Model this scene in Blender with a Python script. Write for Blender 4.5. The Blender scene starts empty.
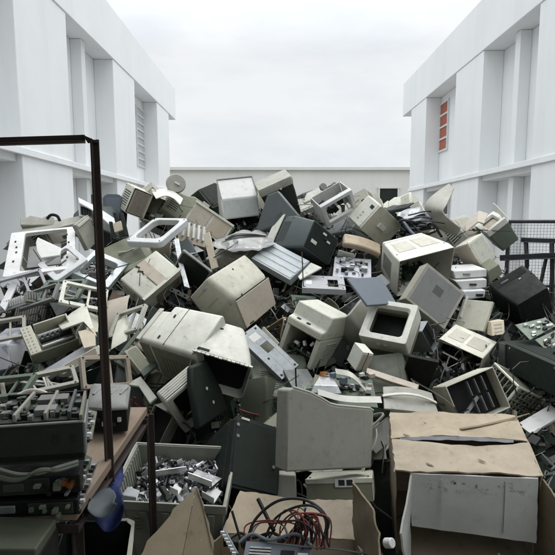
import bpy, bmesh, math, random
from mathutils import Vector, Matrix, Quaternion, noise
random.seed(11)
SC = bpy.context.scene
COL = SC.collection
CAMZ = 1.7
PIT = math.atan(57.5/500.0)
# ------------------------------------------------------------------ camera
cd = bpy.data.cameras.new('camera'); cam = bpy.data.objects.new('camera', cd); COL.objects.link(cam)
cam.location = (0, 0, CAMZ); cam.rotation_euler = (math.pi/2-PIT, 0, 0)
cd.sensor_width = 36; cd.lens = 36*500/555.0; cd.clip_end = 2000; cd.clip_start = .02
SC.camera = cam
FW = Vector((0, math.cos(PIT), -math.sin(PIT))); DN = Vector((0, -math.sin(PIT), -math.cos(PIT))); RT = Vector((1, 0, 0))
def P(u, v, d):
    """the place d metres ahead of the camera that the photo shows at (u, v)"""
    return Vector((0, 0, CAMZ)) + RT*((u-277.5)/500*d) + DN*((v-277.5)/500*d) + FW*d
# ------------------------------------------------------------------ materials
MATS = {}
def nt(name):
    m = bpy.data.materials.new(name); m.use_nodes = True
    t = m.node_tree; b = t.nodes['Principled BSDF']
    return m, t, b
def N(t, typ, **kw):
    n = t.nodes.new(typ)
    for k, v in kw.items():
        if k.startswith('i_'): n.inputs[k[2:].replace('_', ' ')].default_value = v
        else: setattr(n, k, v)
    return n
def ramp(t, src, p0, p1, c0=0.0, c1=1.0):
    r = t.nodes.new('ShaderNodeMapRange'); r.inputs[1].default_value = p0; r.inputs[2].default_value = p1
    r.inputs[3].default_value = c0; r.inputs[4].default_value = c1
    t.links.new(src, r.inputs[0]); return r.outputs[0]
def mix(t, fac, a, b, mode='MIX'):
    m = t.nodes.new('ShaderNodeMix'); m.data_type = 'RGBA'; m.blend_type = mode
    if isinstance(fac, (int, float)): m.inputs[0].default_value = fac
    else: t.links.new(fac, m.inputs[0])
    for i, s in ((6, a), (7, b)):
        if isinstance(s, tuple): m.inputs[i].default_value = (*s[:3], 1)
        else: t.links.new(s, m.inputs[i])
    return m.outputs[2]
def noise_tex(t, vec, scale, detail=4, rough=.55, dist=0):
    n = N(t, 'ShaderNodeTexNoise'); n.inputs['Scale'].default_value = scale; n.inputs['Detail'].default_value = detail
    n.inputs['Roughness'].default_value = rough; n.inputs['Distortion'].default_value = dist
    t.links.new(vec, n.inputs['Vector']); return n.outputs['Fac']
def surface(name, col, rough=.5, metal=0., grime=.5, gcol=(.11, .095, .07), vary=.12, bump=.06, bscale=160, gscale=5, stretch=(1, 1, 1), spec=.5):
    """dirty, slightly uneven material in the object's own coordinates"""
    m, t, b = nt(name)
    tc = N(t, 'ShaderNodeTexCoord'); oi = N(t, 'ShaderNodeObjectInfo')
    add = N(t, 'ShaderNodeVectorMath', operation='ADD'); sc = N(t, 'ShaderNodeVectorMath', operation='SCALE')
    cx = N(t, 'ShaderNodeCombineXYZ')
    t.links.new(oi.outputs['Random'], cx.inputs[0]); t.links.new(oi.outputs['Random'], cx.inputs[1])
    t.links.new(cx.outputs[0], sc.inputs[0]); sc.inputs[3].default_value = 37.0
    mp = N(t, 'ShaderNodeMapping'); mp.inputs['Scale'].default_value = stretch
    t.links.new(tc.outputs['Object'], mp.inputs[0]); t.links.new(mp.outputs[0], add.inputs[0]); t.links.new(sc.outputs[0], add.inputs[1])
    v = add.outputs[0]
    big = noise_tex(t, v, gscale, 6, .62, .4); mid = noise_tex(t, v, gscale*5, 5, .65); fine = noise_tex(t, v, bscale, 3, .6)
    hue = N(t, 'ShaderNodeHueSaturation'); hue.inputs['Color'].default_value = (*col, 1)
    t.links.new(ramp(t, oi.outputs['Random'], 0, 1, 1-vary, 1+vary), hue.inputs['Value'])
    old = N(t, 'ShaderNodeMath', operation='FRACT'); ml = N(t, 'ShaderNodeMath', operation='MULTIPLY'); ml.inputs[1].default_value = 7.31
    t.links.new(oi.outputs['Random'], ml.inputs[0]); t.links.new(ml.outputs[0], old.inputs[0])
    hv = mix(t, ramp(t, old.outputs[0], 0.35, 1, 0, .28 if metal < .3 else 0), hue.outputs[0], (col[0]*1.0, col[1]*.9, col[2]*.68))
    base = mix(t, ramp(t, mid, .35, .75, 0, .3), hv, tuple(c*.68 for c in col))
    g1 = ramp(t, big, .48, .85, 0, grime*.8)
    base = mix(t, g1, base, gcol)
    g2 = ramp(t, mid, .6, .72, 0, grime*.8)
    spk = noise_tex(t, v, gscale*26, 4, .7); base = mix(t, ramp(t, spk, .6, .72, 0, grime*.6), base, gcol)
    base = mix(t, g2, base, gcol)
    # scratches
    mp2 = N(t, 'ShaderNodeMapping'); mp2.inputs['Scale'].default_value = (9, 120, 60); mp2.inputs['Rotation'].default_value = (.4, .3, .7)
    t.links.new(v, mp2.inputs[0])
    sc2 = noise_tex(t, mp2.outputs[0], 1.0, 2, .5)
    base = mix(t, ramp(t, sc2, .7, .76, 0, grime*.5), base, tuple(min(1, c*1.5+.03) for c in col))
    t.links.new(base, b.inputs['Base Color'])
    t.links.new(ramp(t, mid, .3, .7, rough-.1, rough+.14), b.inputs['Roughness'])
    b.inputs['Metallic'].default_value = metal
    b.inputs['Specular IOR Level'].default_value = spec
    if bump:
        bp = N(t, 'ShaderNodeBump'); bp.inputs['Strength'].default_value = bump; bp.inputs['Distance'].default_value = .004
        t.links.new(fine, bp.inputs['Height']); t.links.new(bp.outputs[0], b.inputs['Normal'])
    MATS[name] = m
    return m
M = MATS
surface('beige', (.535, .535, .46), .5, grime=.55)
surface('beige_pale', (.62, .62, .55), .5, grime=.5)
surface('beige_warm', (.55, .485, .37), .5, grime=.45)
surface('beige_grey', (.33, .325, .28), .52, grime=.5)
surface('beige_tan', (.46, .405, .335), .55, grime=.4)
surface('olive', (.20, .21, .15), .55, grime=.45)
surface('green_grey', (.13, .165, .125), .55, grime=.45)
surface('white', (.64, .65, .65), .42, grime=.34)
surface('white_blue', (.50, .54, .56), .38, grime=.3)
surface('lavender', (.40, .41, .45), .5, grime=.4)
surface('grey', (.22, .225, .22), .5, grime=.45)
surface('charcoal', (.06, .074, .074), .45, grime=.35, gcol=(.13, .12, .1))
surface('slate', (.14, .165, .195), .36, grime=.3, gcol=(.1, .1, .1))
surface('black_green', (.015, .022, .0185), .6, grime=.5, gcol=(.05, .05, .04), spec=.25)
surface('black', (.009, .011, .010), .6, grime=.5, gcol=(.035, .035, .03), spec=.22)
surface('tan', (.36, .29, .205), .55, grime=.45)
surface('hollow', (.013, .02, .014), .85, grime=.3)  # near-black green: painted shade in slots, holes and gaps; also dark joints
surface('zinc', (.42, .43, .43), .38, metal=.85, grime=.55, gcol=(.12, .11, .09))
surface('zinc_dull', (.30, .32, .33), .5, metal=.5, grime=.5)
surface('chrome', (.55, .56, .57), .34, metal=1., grime=.3)
surface('steel_brown', (.032, .023, .02), .6, grime=.8, gcol=(.085, .045, .03), bump=.2)
surface('rail_black', (.012, .016, .02), .5, grime=.3)
surface('board', (.25, .19, .14), .7, grime=.6, stretch=(6, .6, 6))
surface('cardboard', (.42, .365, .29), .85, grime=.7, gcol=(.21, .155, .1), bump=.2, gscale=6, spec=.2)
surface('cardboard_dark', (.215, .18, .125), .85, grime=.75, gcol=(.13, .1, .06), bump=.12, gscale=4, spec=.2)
surface('pcb', (.03, .06, .038), .4, grime=.5, gcol=(.1, .12, .06))
surface('pcb_pale', (.13, .17, .12), .5, grime=.5)
surface('chip', (.015, .015, .016), .4, grime=.2)
surface('copper', (.5, .2, .08), .35, metal=.9, grime=.3)
surface('cable_black', (.012, .012, .014), .45, grime=.2, bump=0)
surface('cable_red', (.17, .03, .025), .45, grime=.2, bump=0)
surface('cable_grey', (.3, .3, .28), .5, grime=.3, bump=0)
surface('cable_white', (.55, .55, .5), .5, grime=.3, bump=0)
surface('blue_film', (.007, .018, .10), .75, grime=.2)
surface('pale_film', (.075, .095, .11), .6, grime=.35)
surface('film', (.34, .355, .36), .3, grime=.35)
surface('bin_plastic', (.30, .315, .27), .5, grime=.5, gcol=(.12, .13, .09))
surface('sticker', (.66, .66, .6), .5, grime=.4)
surface('red_louvre', (.36, .10, .06), .6, grime=.2)
surface('dark_glass', (.012, .03, .025), .1, grime=.2)
surface('screen_glass', (.02, .025, .024), .08, grime=.3, bump=0)
surface('unit_grey', (.032, .038, .032), .6, grime=.5, gcol=(.06, .06, .045), spec=.25)
surface('olive_dark', (.06, .072, .048), .6, grime=.6)
surface('orange', (.5, .2, .05), .5, grime=.3)

def flap_grey():
    m = surface('flap_grey', (.62, .635, .62), .8, grime=.2, gcol=(.2, .2, .19), bump=.08, gscale=3, spec=.2)
    t = m.node_tree; b = t.nodes['Principled BSDF']
    src = b.inputs['Base Color'].links[0].from_socket
    tc = N(t, 'ShaderNodeTexCoord'); sx = N(t, 'ShaderNodeSeparateXYZ'); t.links.new(tc.outputs['Object'], sx.inputs[0])
    # a band of black mould below the fold
    spots = noise_tex(t, tc.outputs['Object'], 42, 3, .6); area = noise_tex(t, tc.outputs['Object'], 9, 2, .5)
    band = ramp(t, sx.outputs[2], -.085, -.04, 0, 1); band2 = ramp(t, sx.outputs[2], -.02, -.035, 0, 1)
    mul = N(t, 'ShaderNodeMath', operation='MULTIPLY'); t.links.new(band, mul.inputs[0]); t.links.new(band2, mul.inputs[1])
    mu2 = N(t, 'ShaderNodeMath', operation='MULTIPLY'); t.links.new(mul.outputs[0], mu2.inputs[0]); t.links.new(ramp(t, spots, .52, .64), mu2.inputs[1])
    mu3 = N(t, 'ShaderNodeMath', operation='MULTIPLY'); t.links.new(mu2.outputs[0], mu3.inputs[0]); t.links.new(ramp(t, area, .4, .55), mu3.inputs[1])
    t.links.new(mix(t, mu3.outputs[0], src, (.05, .055, .05)), b.inputs['Base Color'])
flap_grey()
def wall_paint(name, col, stain=.12, wz=.12):
    m, t, b = nt(name)
    g = N(t, 'ShaderNodeNewGeometry')
    mp = N(t, 'ShaderNodeMapping'); mp.inputs['Scale'].default_value = (1, 1, wz); t.links.new(g.outputs['Position'], mp.inputs[0])
    streak = noise_tex(t, mp.outputs[0], 1.8, 6, .65, .3); blot = noise_tex(t, g.outputs['Position'], .5, 5, .6); fine = noise_tex(t, g.outputs['Position'], 28, 4, .6)
    c = mix(t, ramp(t, streak, .5, .85, 0, stain*1.6), col, tuple(x*.74 for x in col))
    c = mix(t, ramp(t, blot, .4, .75, 0, stain*1.6), c, tuple(x*.82 for x in col))
    t.links.new(c, b.inputs['Base Color']); b.inputs['Roughness'].default_value = .85; b.inputs['Specular IOR Level'].default_value = .25
    bp = N(t, 'ShaderNodeBump'); bp.inputs['Strength'].default_value = .15; bp.inputs['Distance'].default_value = .01
    t.links.new(fine, bp.inputs['Height']); t.links.new(bp.outputs[0], b.inputs['Normal'])
    MATS[name] = m
wall_paint('wall_white', (.785, .80, .805), .22)
wall_paint('wall_grey', (.66, .665, .67))
wall_paint('wall_far', (.68, .68, .645), .22, .3)
def ground_mat():
    m, t, b = nt('concrete_ground')
    g = N(t, 'ShaderNodeNewGeometry')
    a = noise_tex(t, g.outputs['Position'], .7, 7, .65, .5); f = noise_tex(t, g.outputs['Position'], 30, 5, .7)
    c = mix(t, ramp(t, a, .35, .7), (.30, .29, .27), (.19, .185, .17)); c = mix(t, ramp(t, f, .4, .7, 0, .4), c, (.14, .135, .12))
    t.links.new(c, b.inputs['Base Color']); b.inputs['Roughness'].default_value = .9
    bp = N(t, 'ShaderNodeBump'); bp.inputs['Strength'].default_value = .3; bp.inputs['Distance'].default_value = .01
    t.links.new(f, bp.inputs['Height']); t.links.new(bp.outputs[0], b.inputs['Normal'])
    MATS['ground'] = m
ground_mat()
def debris_mat():
    m, t, b = nt('debris_mix')
    g = N(t, 'ShaderNodeNewGeometry')
    cr = N(t, 'ShaderNodeValToRGB'); cr.color_ramp.interpolation = 'CONSTANT'
    e = cr.color_ramp.elements
    cols = [(0, (.014, .017, .014)), (.38, (.045, .05, .042)), (.56, (.022, .04, .026)), (.68, (.12, .12, .1)), (.78, (.25, .24, .2)), (.84, (.4, .39, .33)), (.88, (.3, .31, .32)), (.93, (.16, .11, .07)), (.97, (.08, .1, .14))]  # weighted to dark tones, putting the shade between casings into the colour
    e[0].position = 0; e[0].color = (*cols[0][1], 1); e[1].position = cols[1][0]; e[1].color = (*cols[1][1], 1)
    for p, c in cols[2:]:
        x = e.new(p); x.color = (*c, 1)
    t.links.new(g.outputs['Random Per Island'], cr.inputs[0])
    n = noise_tex(t, g.outputs['Position'], 30, 4, .6)
    t.links.new(mix(t, ramp(t, n, .4, .8, 0, .5), cr.outputs[0], (.04, .042, .034)), b.inputs['Base Color']); b.inputs['Roughness'].default_value = .55
    MATS['debris'] = m
debris_mat()
# ------------------------------------------------------------------ mesh helpers
REG = []    # every hollow housing with the thing it belongs to
class MB:
    def __init__(s): s.bm = bmesh.new(); s.mi = 0; s.shell = None
    def face(s, vs):
        try:
            f = s.bm.faces.new(vs); f.material_index = s.mi; return f
        except ValueError: return None
    def v(s, p): return s.bm.verts.new(p)
    def box(s, c, size, rot=None):
        c = Vector(c); h = [x/2 for x in size]; vs = []
        for k in (-1, 1):
            for j in (-1, 1):
                for i in (-1, 1):
                    p = Vector((i*h[0], j*h[1], k*h[2]))
                    if rot is not None: p = rot @ p
                    vs.append(s.v(c+p))
        for q in ((0, 2, 3, 1), (4, 5, 7, 6), (0, 1, 5, 4), (2, 6, 7, 3), (0, 4, 6, 2), (1, 3, 7, 5)): s.face([vs[i] for i in q])
    def hexa(s, lo, hi):
        """lo, hi: four points each, same turning order"""
        a = [s.v(p) for p in lo]; b = [s.v(p) for p in hi]
        s.face(a[::-1]); s.face(b)
        for i in range(4): s.face([a[i], a[(i+1) % 4], b[(i+1) % 4], b[i]])
    def prism(s, poly, vec):
        a = [s.v(p) for p in poly]; b = [s.v(Vector(p)+Vector(vec)) for p in poly]
        s.face(a[::-1]); s.face(b); n = len(a)
        for i in range(n): s.face([a[i], a[(i+1) % n], b[(i+1) % n], b[i]])
    def loft(s, rings, cap0=True, cap1=True, closed=True):
        R = [[s.v(p) for p in r] for r in rings]; n = len(R[0])
        for a, b in zip(R, R[1:]):
            for i in range(n if closed else n-1): s.face([a[i], a[(i+1) % n], b[(i+1) % n], b[i]])
        if cap0: s.face(R[0][::-1])
        if cap1: s.face(R[-1])
        return R
    def tube(s, pts, r, n=6):
        pts = [Vector(p) for p in pts]; rings = []
        up = Vector((.31, .17, .93))
        for i, p in enumerate(pts):
            d = (pts[min(i+1, len(pts)-1)]-pts[max(i-1, 0)]).normalized()
            x = d.cross(up)
            x = x.normalized() if x.length > 1e-4 else Vector((1, 0, 0)); y = d.cross(x)
            rings.append([p+x*(r*math.cos(2*math.pi*k/n))+y*(r*math.sin(2*math.pi*k/n)) for k in range(n)])
        s.loft(rings)
    def cyl(s, c, axis, r, h, n=20, r2=None):
        c = Vector(c); a = Vector(axis).normalized(); x = a.orthogonal().normalized(); y = a.cross(x); r2 = r if r2 is None else r2
        s.loft([[c+a*(k*h/2)+(x*math.cos(2*math.pi*i/n)+y*math.sin(2*math.pi*i/n))*rr for i in range(n)] for k, rr in ((-1, r), (1, r2))])
    def sheet(s, A, B, t):
        """strip between two polylines with a thickness"""
        A = [Vector(p) for p in A]; B = [Vector(p) for p in B]; rings = []
        for i in range(len(A)):
            d = A[min(i+1, len(A)-1)]-A[max(i-1, 0)]; n = d.cross(B[i]-A[i]).normalized()*t/2
            rings.append([A[i]-n, B[i]-n, B[i]+n, A[i]+n])
        s.loft(rings)
    def build(s, name, mat, parent=None, bevel=.0025, smooth=38, world=False, segs=2):
        bm = s.bm
        bmesh.ops.recalc_face_normals(bm, faces=bm.faces[:])
        me = bpy.data.meshes.new(name); bm.to_mesh(me); bm.free()
        for mm in (mat if isinstance(mat, (list, tuple)) else [mat]): me.materials.append(M[mm])
        for p in me.polygons: p.use_smooth = True
        me.set_sharp_from_angle(angle=math.radians(smooth))
        o = bpy.data.objects.new(name, me); COL.objects.link(o)
        if parent: o.parent = parent
        if s.shell and parent and parent.parent is None: REG.append((s.shell, parent))
        if bevel:
            bv = o.modifiers.new('bevel', 'BEVEL'); bv.width = bevel; bv.segments = segs; bv.limit_method = 'ANGLE'; bv.angle_limit = math.radians(40); bv.harden_normals = False
        return o
def tag(o, label=None, cat=None, group=None, kind=None):
    if label: o['label'] = label
    if cat: o['category'] = cat
    if group: o['group'] = group
    if kind: o['kind'] = kind
    return o
def empty(name, label, cat, loc=(0, 0, 0), quat=None, group=None):
    o = bpy.data.objects.new(name, None); COL.objects.link(o); o.location = loc; o.empty_display_size = .1
    if quat is not None: o.rotation_mode = 'QUATERNION'; o.rotation_quaternion = quat
    return tag(o, label, cat, group)
LAND = []   # landmarks: (nickname, world position)
def thing(key, name, label, cat, group=None, nick=None):
    loc, q, d = POSE[key]
    o = empty(name, label, cat, loc, q, group)
    if nick: LAND.append((nick, Vector(loc)))
    return o, Vector(d)
def rr(y, x0, x1, z0, z1, r, n=3):
    r = min(r, (x1-x0)/2*.98, (z1-z0)/2*.98); pts = []
    for cx, cz, a0 in ((x1-r, z1-r, 0), (x0+r, z1-r, 90), (x0+r, z0+r, 180), (x1-r, z0+r, 270)):
        for k in range(n+1):
            a = math.radians(a0+90*k/n); pts.append((cx+r*math.cos(a), y, cz+r*math.sin(a)))
    return pts
class Shell:
    """hollow tapering plastic housing: rings (y, half width, z low, z high) in fractions of the size d"""
    def __init__(s, d, rings, r=.012, t=.005, bow=0.0):
        s.d = d; s.r = r; s.t = t
        if bow:
            out = []
            for a, b in zip(rings, rings[1:]):
                out.append(a)
                for f in (.33, .66):
                    k = bow*math.sin(math.pi*f)
                    out.append(tuple([a[0]+(b[0]-a[0])*f, a[1]+(b[1]-a[1])*f+k, a[2]+(b[2]-a[2])*f-k, a[3]+(b[3]-a[3])*f+k]))
            out.append(rings[-1]); s.mr = out
        else: s.mr = rings
        s.rings = rings
    def mesh(s, front_open=True, back_open=False):
        mb = MB(); d = s.d; t = s.t; mb.shell = s
        O = [rr(y*d.y, -w*d.x, w*d.x, a*d.z, b*d.z, s.r) for y, w, a, b in s.mr]
        if not front_open and not back_open: mb.loft(O); return mb
        I = [rr(y*d.y, -w*d.x+t, w*d.x-t, a*d.z+t, b*d.z-t, max(.002, s.r-t)) for y, w, a, b in s.mr]
        k = len(O)-1
        if front_open: seq = ([] if back_open else []) 
        if front_open and back_open: path = O+I[::-1]; mb.loft(path+[O[0]], False, False)
        elif front_open:
            I[-1] = [(x, y-t, z) for x, y, z in I[-1]]
            mb.loft(O[::-1]+I, True, True)
        else:
            I[0] = [(x, y+t, z) for x, y, z in I[0]]
            mb.loft(O+I[::-1], True, True)
        bmesh.ops.remove_doubles(mb.bm, verts=mb.bm.verts[:], dist=1e-5)
        return mb
    def patch(s, side, i=0):
        d = s.d; a, b = s.rings[i], s.rings[i+1] if i+1 < len(s.rings) else s.rings[i]
        def q(rg, sx, top): return Vector((sx*rg[1]*d.x, rg[0]*d.y, (rg[3] if top else rg[2])*d.z))
        if side == 'T': return [q(a, -1, 1), q(a, 1, 1), q(b, 1, 1), q(b, -1, 1)]
        if side == 'B': return [q(a, 1, 0), q(a, -1, 0), q(b, -1, 0), q(b, 1, 0)]
        if side == 'R': return [q(a, 1, 0), q(b, 1, 0), q(b, 1, 1), q(a, 1, 1)]
        if side == 'L': return [q(b, -1, 0), q(a, -1, 0), q(a, -1, 1), q(b, -1, 1)]
        if side == 'F': a = s.rings[0]; return [q(a, -1, 0), q(a, 1, 0), q(a, 1, 1), q(a, -1, 1)]
        if side == 'K': b = s.rings[-1]; return [q(b, 1, 0), q(b, -1, 0), q(b, -1, 1), q(b, 1, 1)]
def pt(pa, u, v): return pa[0]*(1-u)*(1-v)+pa[1]*u*(1-v)+pa[2]*u*v+pa[3]*(1-u)*v
def pslab(mb, pa, u0, u1, v0, v1, h, sink=.002):
    n = (pa[1]-pa[0]).cross(pa[3]-pa[0]).normalized()
    c = [pt(pa, u, v) for u, v in ((u0, v0), (u1, v0), (u1, v1), (u0, v1))]
    mb.hexa([p-n*sink for p in c], [p+n*h for p in c])
def bxpatch(d, side):
    return Shell(d, [(-.5, .5, -.5, .5), (.5, .5, -.5, .5)]).patch(side)
def vents(parent, pa, u0, u1, v0, v1, n, mat, along='u', h=.0025, name='vent_grille'):
    """slotted grille: raised ribs over a near-black strip that paints the slot shade"""
    mb = MB(); mb.mi = 1; pslab(mb, pa, u0, u1, v0, v1, .0006); mb.mi = 0
    for k in range(n+1):
        if along == 'u':
            a = v0+(v1-v0)*(k-.28)/n; b = v0+(v1-v0)*(k+.28)/n; pslab(mb, pa, u0, u1, a, b, h)
        else:
            a = u0+(u1-u0)*(k-.28)/n; b = u0+(u1-u0)*(k+.28)/n; pslab(mb, pa, a, b, v0, v1, h)
    return mb.build(name, [mat, 'hollow'], parent, bevel=0)
def panel(parent, name, pa, u0, u1, v0, v1, h, mat, bevel=.0012):
    mb = MB(); pslab(mb, pa, u0, u1, v0, v1, h); return mb.build(name, mat, parent, bevel=bevel)
def screws(parent, pa, uv, r=.006, mat='hollow', name='screw'):
    n = (pa[1]-pa[0]).cross(pa[3]-pa[0]).normalized()
    for u, v in uv:
        mb = MB(); mb.cyl(pt(pa, u, v)+n*.001, n, r, .004, 10); mb.build(name, mat, parent, bevel=0)
def bezel(parent, d, y0, y1, w, z0, z1, bx, bt, bb, mat, r=.012, ri=.02, name='bezel'):
    """screen surround"""
    mb = MB(); X = w*d.x; A = z0*d.z; B = z1*d.z
    o0 = rr(y0, -X, X, A, B, r); o1 = rr(y1, -X-.002, X+.002, A-.002, B+.002, r)
    i0 = rr(y0, -X+bx, X-bx, A+bb, B-bt, ri); i1 = rr(y0+.022, -X+bx+.012, X-bx-.012, A+bb+.012, B-bt-.012, ri)
    i2 = rr(y0+.03, -X+bx+.006, X-bx-.006, A+bb+.006, B-bt-.006, ri); o2 = rr(y1, -X+.006, X-.006, A+.006, B-.006, r)
    mb.loft([o1, o0, i0, i1, i2, o2, o1], False, False)
    bmesh.ops.remove_doubles(mb.bm, verts=mb.bm.verts[:], dist=1e-5)
    return mb.build(name, mat, parent, bevel=.002)
def innards(parent, c, size, n, name='circuit_board', mat='pcb', seed=1):
    """a board with parts on it (local coordinates, lying in xy)"""
    rnd = random.Random(seed); c = Vector(c); mb = MB(); mb.box(c, (size[0], size[1], .003)); 
    for k in range(n):
        w = rnd.uniform(.008, .035); l = rnd.uniform(.008, .03); h = rnd.uniform(.004, .025)
        x = rnd.uniform(-.5, .5)*(size[0]-w); y = rnd.uniform(-.5, .5)*(size[1]-l)
        mb.mi = rnd.choice((1, 1, 1, 2, 3)); mb.box(c+Vector((x, y, h/2+.001)), (w, l, h))
    return mb.build(name, [mat, 'chip', 'zinc', 'cable_white'], parent, bevel=0)
def curve_pts(ctrl, n=8):
    """smooth line through control points"""
    c = [Vector(p) for p in ctrl]; c = [c[0]*2-c[1]]+c+[c[-1]*2-c[-2]]; out = []
    for i in range(1, len(c)-2):
        for k in range(n):
            t = k/n; a, b, e, f = c[i-1], c[i], c[i+1], c[i+2]
            out.append(.5*((2*b)+(e-a)*t+(2*a-5*b+4*e-f)*t*t+(3*b-a-3*e+f)*t**3))
    out.append(c[-2]); return out
def slab_poly(mb, pts, t):
    pts = [Vector(p) for p in pts]; n = Vector((0, 0, 0))
    for i in range(len(pts)): n += pts[i].cross(pts[(i+1) % len(pts)])
    n.normalize(); mb.prism([p-n*t/2 for p in pts], n*t)
# ------------------------------------------------------------------ sky and light
EXPO = 0.08
SHED_Y = 1.0
w = bpy.data.worlds.new('World'); SC.world = w; w.use_nodes = True
t = w.node_tree; bg = t.nodes['Background']
SUN_EL, SUN_AZ = math.radians(62), math.radians(25)
sky = N(t, 'ShaderNodeTexSky', sky_type='NISHITA', sun_disc=False); sky.sun_elevation = SUN_EL; sky.sun_rotation = SUN_AZ
tc = N(t, 'ShaderNodeTexCoord'); sx = N(t, 'ShaderNodeSeparateXYZ'); t.links.new(tc.outputs['Generated'], sx.inputs[0])
mp = N(t, 'ShaderNodeMapping'); mp.inputs['Scale'].default_value = (1, 1, 3.0); t.links.new(tc.outputs['Generated'], mp.inputs[0])
c1 = noise_tex(t, mp.outputs[0], 2.2, 7, .55, .15)
lay = ramp(t, sx.outputs[2], .3, .85, 8.9, 26.5)         # an overcast sky is brighter overhead than at the horizon
cl = mix(t, ramp(t, c1, .40, .60), (.81, .86, .905), (.985, 1.0, 1.01))
vm = N(t, 'ShaderNodeVectorMath', operation='SCALE'); t.links.new(cl, vm.inputs[0]); t.links.new(lay, vm.inputs[3])
t.links.new(mix(t, .93, sky.outputs[0], vm.outputs[0]), bg.inputs[0]); bg.inputs[1].default_value = .1
sd = bpy.data.lights.new('sun', 'SUN'); sd.energy = 1.1; sd.angle = math.radians(22); sd.color = (1, .97, .92)
so = bpy.data.objects.new('sun', sd); COL.objects.link(so)
# sun_rotation runs clockwise from +Y seen from above
dirv = Vector((math.sin(SUN_AZ)*math.cos(SUN_EL), math.cos(SUN_AZ)*math.cos(SUN_EL), math.sin(SUN_EL)))
so.rotation_mode = 'QUATERNION'; so.rotation_quaternion = dirv.to_track_quat('Z', 'Y'); so.location = (0, 0, 30)
vs = SC.view_settings; SC.display_settings.display_device = 'sRGB'
vs.view_transform = 'Standard'; vs.look = 'None'; vs.gamma = 1; vs.use_curve_mapping = False; vs.exposure = EXPO
# ------------------------------------------------------------------ ground and buildings
mb = MB(); mb.face([mb.v(p) for p in ((-300, -300, 0), (300, -300, 0), (300, 300, 0), (-300, 300, 0))])
tag(mb.build('ground', 'ground', bevel=0), kind='structure')

def wing(side, X, y_far, recesses, label, windows):
    """two-storey concrete wing whose long facade stands at x = side*X"""
    r = empty('concrete_building', label, 'building', (side*X, 8, 0))
    def bx(mb, x0, x1, y0, y1, z0, z1):
        mb.box((side*(x0+x1)/2, (y0+y1)/2-8, (z0+z1)/2), (abs(x1-x0), y1-y0, z1-z0))
    y_near = -9.0
    edges = [y_near]
    for a, b in sorted(recesses): edges += [a, b]
    edges.append(y_far)
    mb = MB()                                  # piers, recess backs, core
    for i in range(0, len(edges), 2): bx(mb, 0, .6, edges[i], edges[i+1], 0, 6.6)
    bx(mb, .6, 9, y_near, y_far, 0, 6.6)
    mb.build('wall', 'wall_white', r, bevel=.015)
    mb = MB(); bx(mb, -.025, 9.2, y_near-.3, y_far+1.5, 6.604, 8.12); mb.build('parapet', 'wall_white', r, bevel=.02)
    for k, (a, b) in enumerate(sorted(recesses)):
        mb = MB(); bx(mb, .12, .598, a+.002, b-.002, 2.85, 3.1); mb.build('floor_slab', 'wall_white', r, bevel=.01)
    mb = MB(); bx(mb, -.06, -.002, y_near, y_far, 2.98, 3.12); bx(mb, -.002, .118, y_near, y_far-.002, 3.0, 3.1); mb.build('ledge', 'wall_white', r, bevel=.01)
    for a, b in recesses:
        if a > 17: continue
        m_ = a+(b-a)*.53
        for z0, z1 in ((0, 2.85), (3.1, 6.6)):
            mb = MB(); bx(mb, .3, .598, m_-.14, m_+.14, z0, z1-.003); mb.build('mullion', 'wall_white', r, bevel=.01)
    for y0, y1, z0, z1, nb, kind in windows:
        mb = MB(); f = .05
        for a_, b_ in ((y0-f, y0), (y1, y1+f)): bx(mb, .53, .598, a_, b_, z0-f, z1+f)
        for k in range(nb+1):
            z = z0+(z1-z0)*k/nb; bx(mb, .535, .597, y0, y1, z-.035, z+.035)
        wf = mb.build('window', 'white', r, bevel=.004)
        mb = MB()
        for k in range(nb):
            za = z0+(z1-z0)*k/nb+.037; zb = z0+(z1-z0)*(k+1)/nb-.037
            bx(mb, .57, .596, y0+.002, y1-.002, za, zb)
        mb.build('pane', kind, wf, bevel=0)
    return r
wing(-1, 5.05, 23.9, [(18.3, 21.65), (12.55, 16.0), (6.8, 10.1), (1.0, 4.4), (-4.8, -1.4)],
     'white two storey concrete wing with a pale louvre window, left of the scrap heap',
     [(20.5, 21.5, 3.9, 6.2, 8, 'white_blue'), (20.4, 21.5, .9, 2.4, 2, 'dark_glass'), (14.75, 15.85, 1.0, 2.5, 2, 'dark_glass')])
wing(1, 6.0, 23.1, [(17.45, 20.85), (12.05, 15.2), (6.7, 9.8), (1.3, 4.4), (-4.0, -1.0)],
     'white two storey concrete wing with a red louvre window, right of the scrap heap',
     [(19.85, 20.75, 4.45, 6.3, 4, 'red_louvre'), (19.4, 20.7, 1.2, 2.6, 2, 'dark_glass')])
r = empty('courtyard_building', 'low pale flat roofed building closing the far end of the yard', 'building', (0, 30, 0))
mb = MB(); mb.box((0, 4, 2.3), (34, 8, 4.6)); mb.build('wall', 'wall_far', r, bevel=.02)
mb = MB(); mb.box((0, 3.95, 4.702), (34.4, 8.3, .2)); mb.build('roof', 'wall_far', r, bevel=.02)
for x0, x1, z0, z1 in ((6.05, 7.1, .0, 3.55), (2.6, 4.0, 1.2, 2.6), (-2.6, -1.2, 1.2, 2.6)):
    mb = MB(); mb.box(((x0+x1)/2, -.01, (z0+z1)/2), (x1-x0, .06, z1-z0)); mb.mi = 1
    for xx in (x0-.05, x1+.05): mb.box((xx, -.03, (z0+z1)/2), (.1, .1, z1-z0+.1))
    mb.box(((x0+x1)/2, -.035, z1+.05), (x1-x0+.3, .12, .1))
    mb.build('door' if z0 == 0 else 'window', ['black_green', 'wall_far'], r, bevel=0)

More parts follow.
